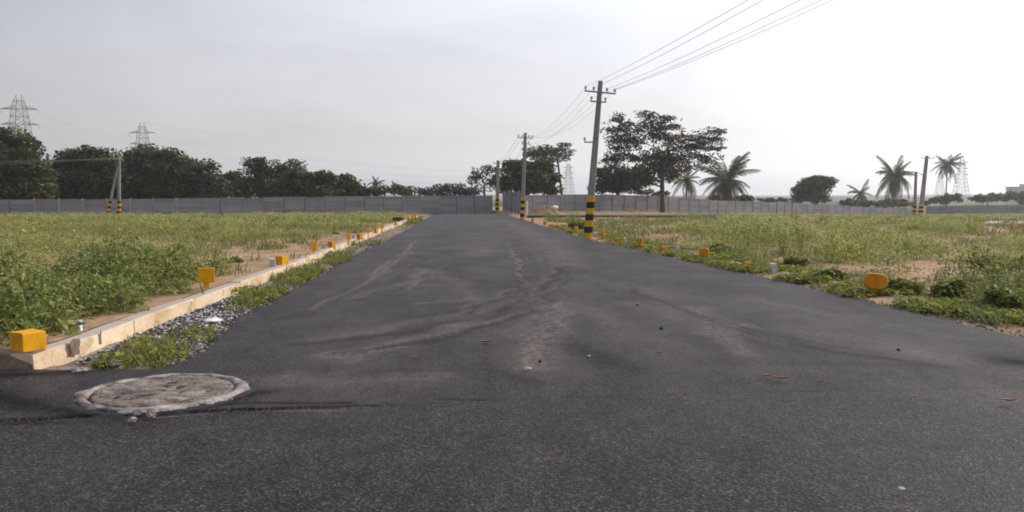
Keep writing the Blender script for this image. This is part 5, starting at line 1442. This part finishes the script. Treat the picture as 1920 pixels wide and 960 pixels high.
# broad-leaved bushes standing out of the weeds
def bush(label, u, v, wpx, hpx, mat, seed, leaf=0.09):
    c = gp(u, v, 0.0); s = ppm(c.y)
    w, h = wpx / s / 2 * 0.9, hpx / s * 0.85
    leaf *= 0.8
    rg = np.random.default_rng(seed)
    root = tag(empty('leafy_bush', (c.x, c.y + w * 0.3, 0.0)), label, 'bush', 'leafy bushes in the plots')
    Ps = []
    for j in range(9):
        a = rg.uniform(0, 6.28); r = rg.uniform(0, 0.65) * w
        q = rg.uniform(0.35, 0.55)
        Ps.append(clump_points((r * math.cos(a), r * math.sin(a) * 0.8, h * rg.uniform(0.35, 0.72)), (w * q, w * q * 0.8, h * q * 0.75), int(190 * (0.09 / leaf)), rg, 0.3))
    P = np.concatenate(Ps); P = P[P[:, 2] > 0.0]
    V, Q = leaf_quads(P, leaf, 0.7, 1.4, rg)
    link('crown', np_mesh('crown', V, Q, [mat]), root)
    mb = MB()
    for j in range(6):
        a = rg.uniform(0, 6.28)
        mb.tube([(0, 0, -0.05), (w * 0.25 * math.cos(a), w * 0.25 * math.sin(a), h * 0.4), (w * 0.5 * math.cos(a), w * 0.5 * math.sin(a), h * 0.75)], [0.012, 0.008, 0.004], 4)
    mb.build('stem', MT['stem'], root)
    return root
for a in ((' dark green bush at the foot of the nearest pole'.strip(), 1086, 434, 50, 22, MT['weedlush'], 201, 0.16), ('leafy green bush right of the large orange paddle', 1700, 555, 90, 38, MT['vine'], 202, 0.085), ('leafy green bush left of the large orange paddle', 1560, 530, 80, 28, MT['weedlush'], 203, 0.09),
          ('broad leafy bush second right of the large orange paddle', 1790, 565, 80, 48, MT['weedlush'], 204, 0.085), ('big leafy bush at the right picture edge', 1890, 590, 110, 62, MT['weedlush'], 205, 0.075), ('low bush right of the nearest right-hand stone', 1490, 506, 70, 30, MT['weedlush'], 206, 0.10),
          ('bush behind the second orange paddle', 1350, 478, 60, 26, MT['weedlush'], 207, 0.12), ('dark bush behind the sandy strip in the left plot', 628, 446, 20, 12, MT['weedlush'], 208, 0.16), ('leafy bush behind the lone yellow paddle', 425, 505, 70, 26, MT['weedlush'], 209, 0.09),
          ('upright dark bush in the middle of the right plot', 1604, 490, 34, 34, MT['weedlush'], 210, 0.11), ('bush near the end of the left kerb', 745, 417, 30, 12, MT['weedlush'], 211, 0.2)):
    bush(*a)
# small yellow flowers far in the left plot
YF = [plant(0 + 10, 0.06, 0, 0, 0.3, 0.3, 0, 1.0) for _ in range(3)]
P = [gp(u_ + random.uniform(-14, 14), v_ + random.uniform(-2, 2)) for (u_, v_) in ((60, 456), (70, 455), (150, 453), (230, 451), (300, 449), (45, 458)) for _ in range(1)]
scatter('flowers', 'small yellow flowers among the weeds of the left plot', YF, np.array([p.x for p in P]), np.array([p.y for p in P]), np.full(len(P), 0.38), np.full(len(P), 1.4), [MT['yflower']])

# ------------------------------------------------------------------ haze
hm = bpy.data.materials.new('haze_air'); hm.use_nodes = True
N, L = hm.node_tree.nodes, hm.node_tree.links
N.clear()
ho = N.new('ShaderNodeOutputMaterial'); pvn = N.new('ShaderNodeVolumePrincipled')
pvn.inputs['Color'].default_value = (0.93, 0.95, 1.0, 1)
pvn.inputs['Density'].default_value = 0.00045
pvn.inputs['Anisotropy'].default_value = 0.6
L.new(pvn.outputs[0], ho.inputs['Volume'])
hb = MB().box((0, 1400, 22), (6600, 3700, 53)).build('haze', hm)
tag(hb, 'thin bright haze in the air over the plain', kind='stuff')
print('polys', sum(len(o.data.polygons) for o in C.objects if o.type == 'MESH'))
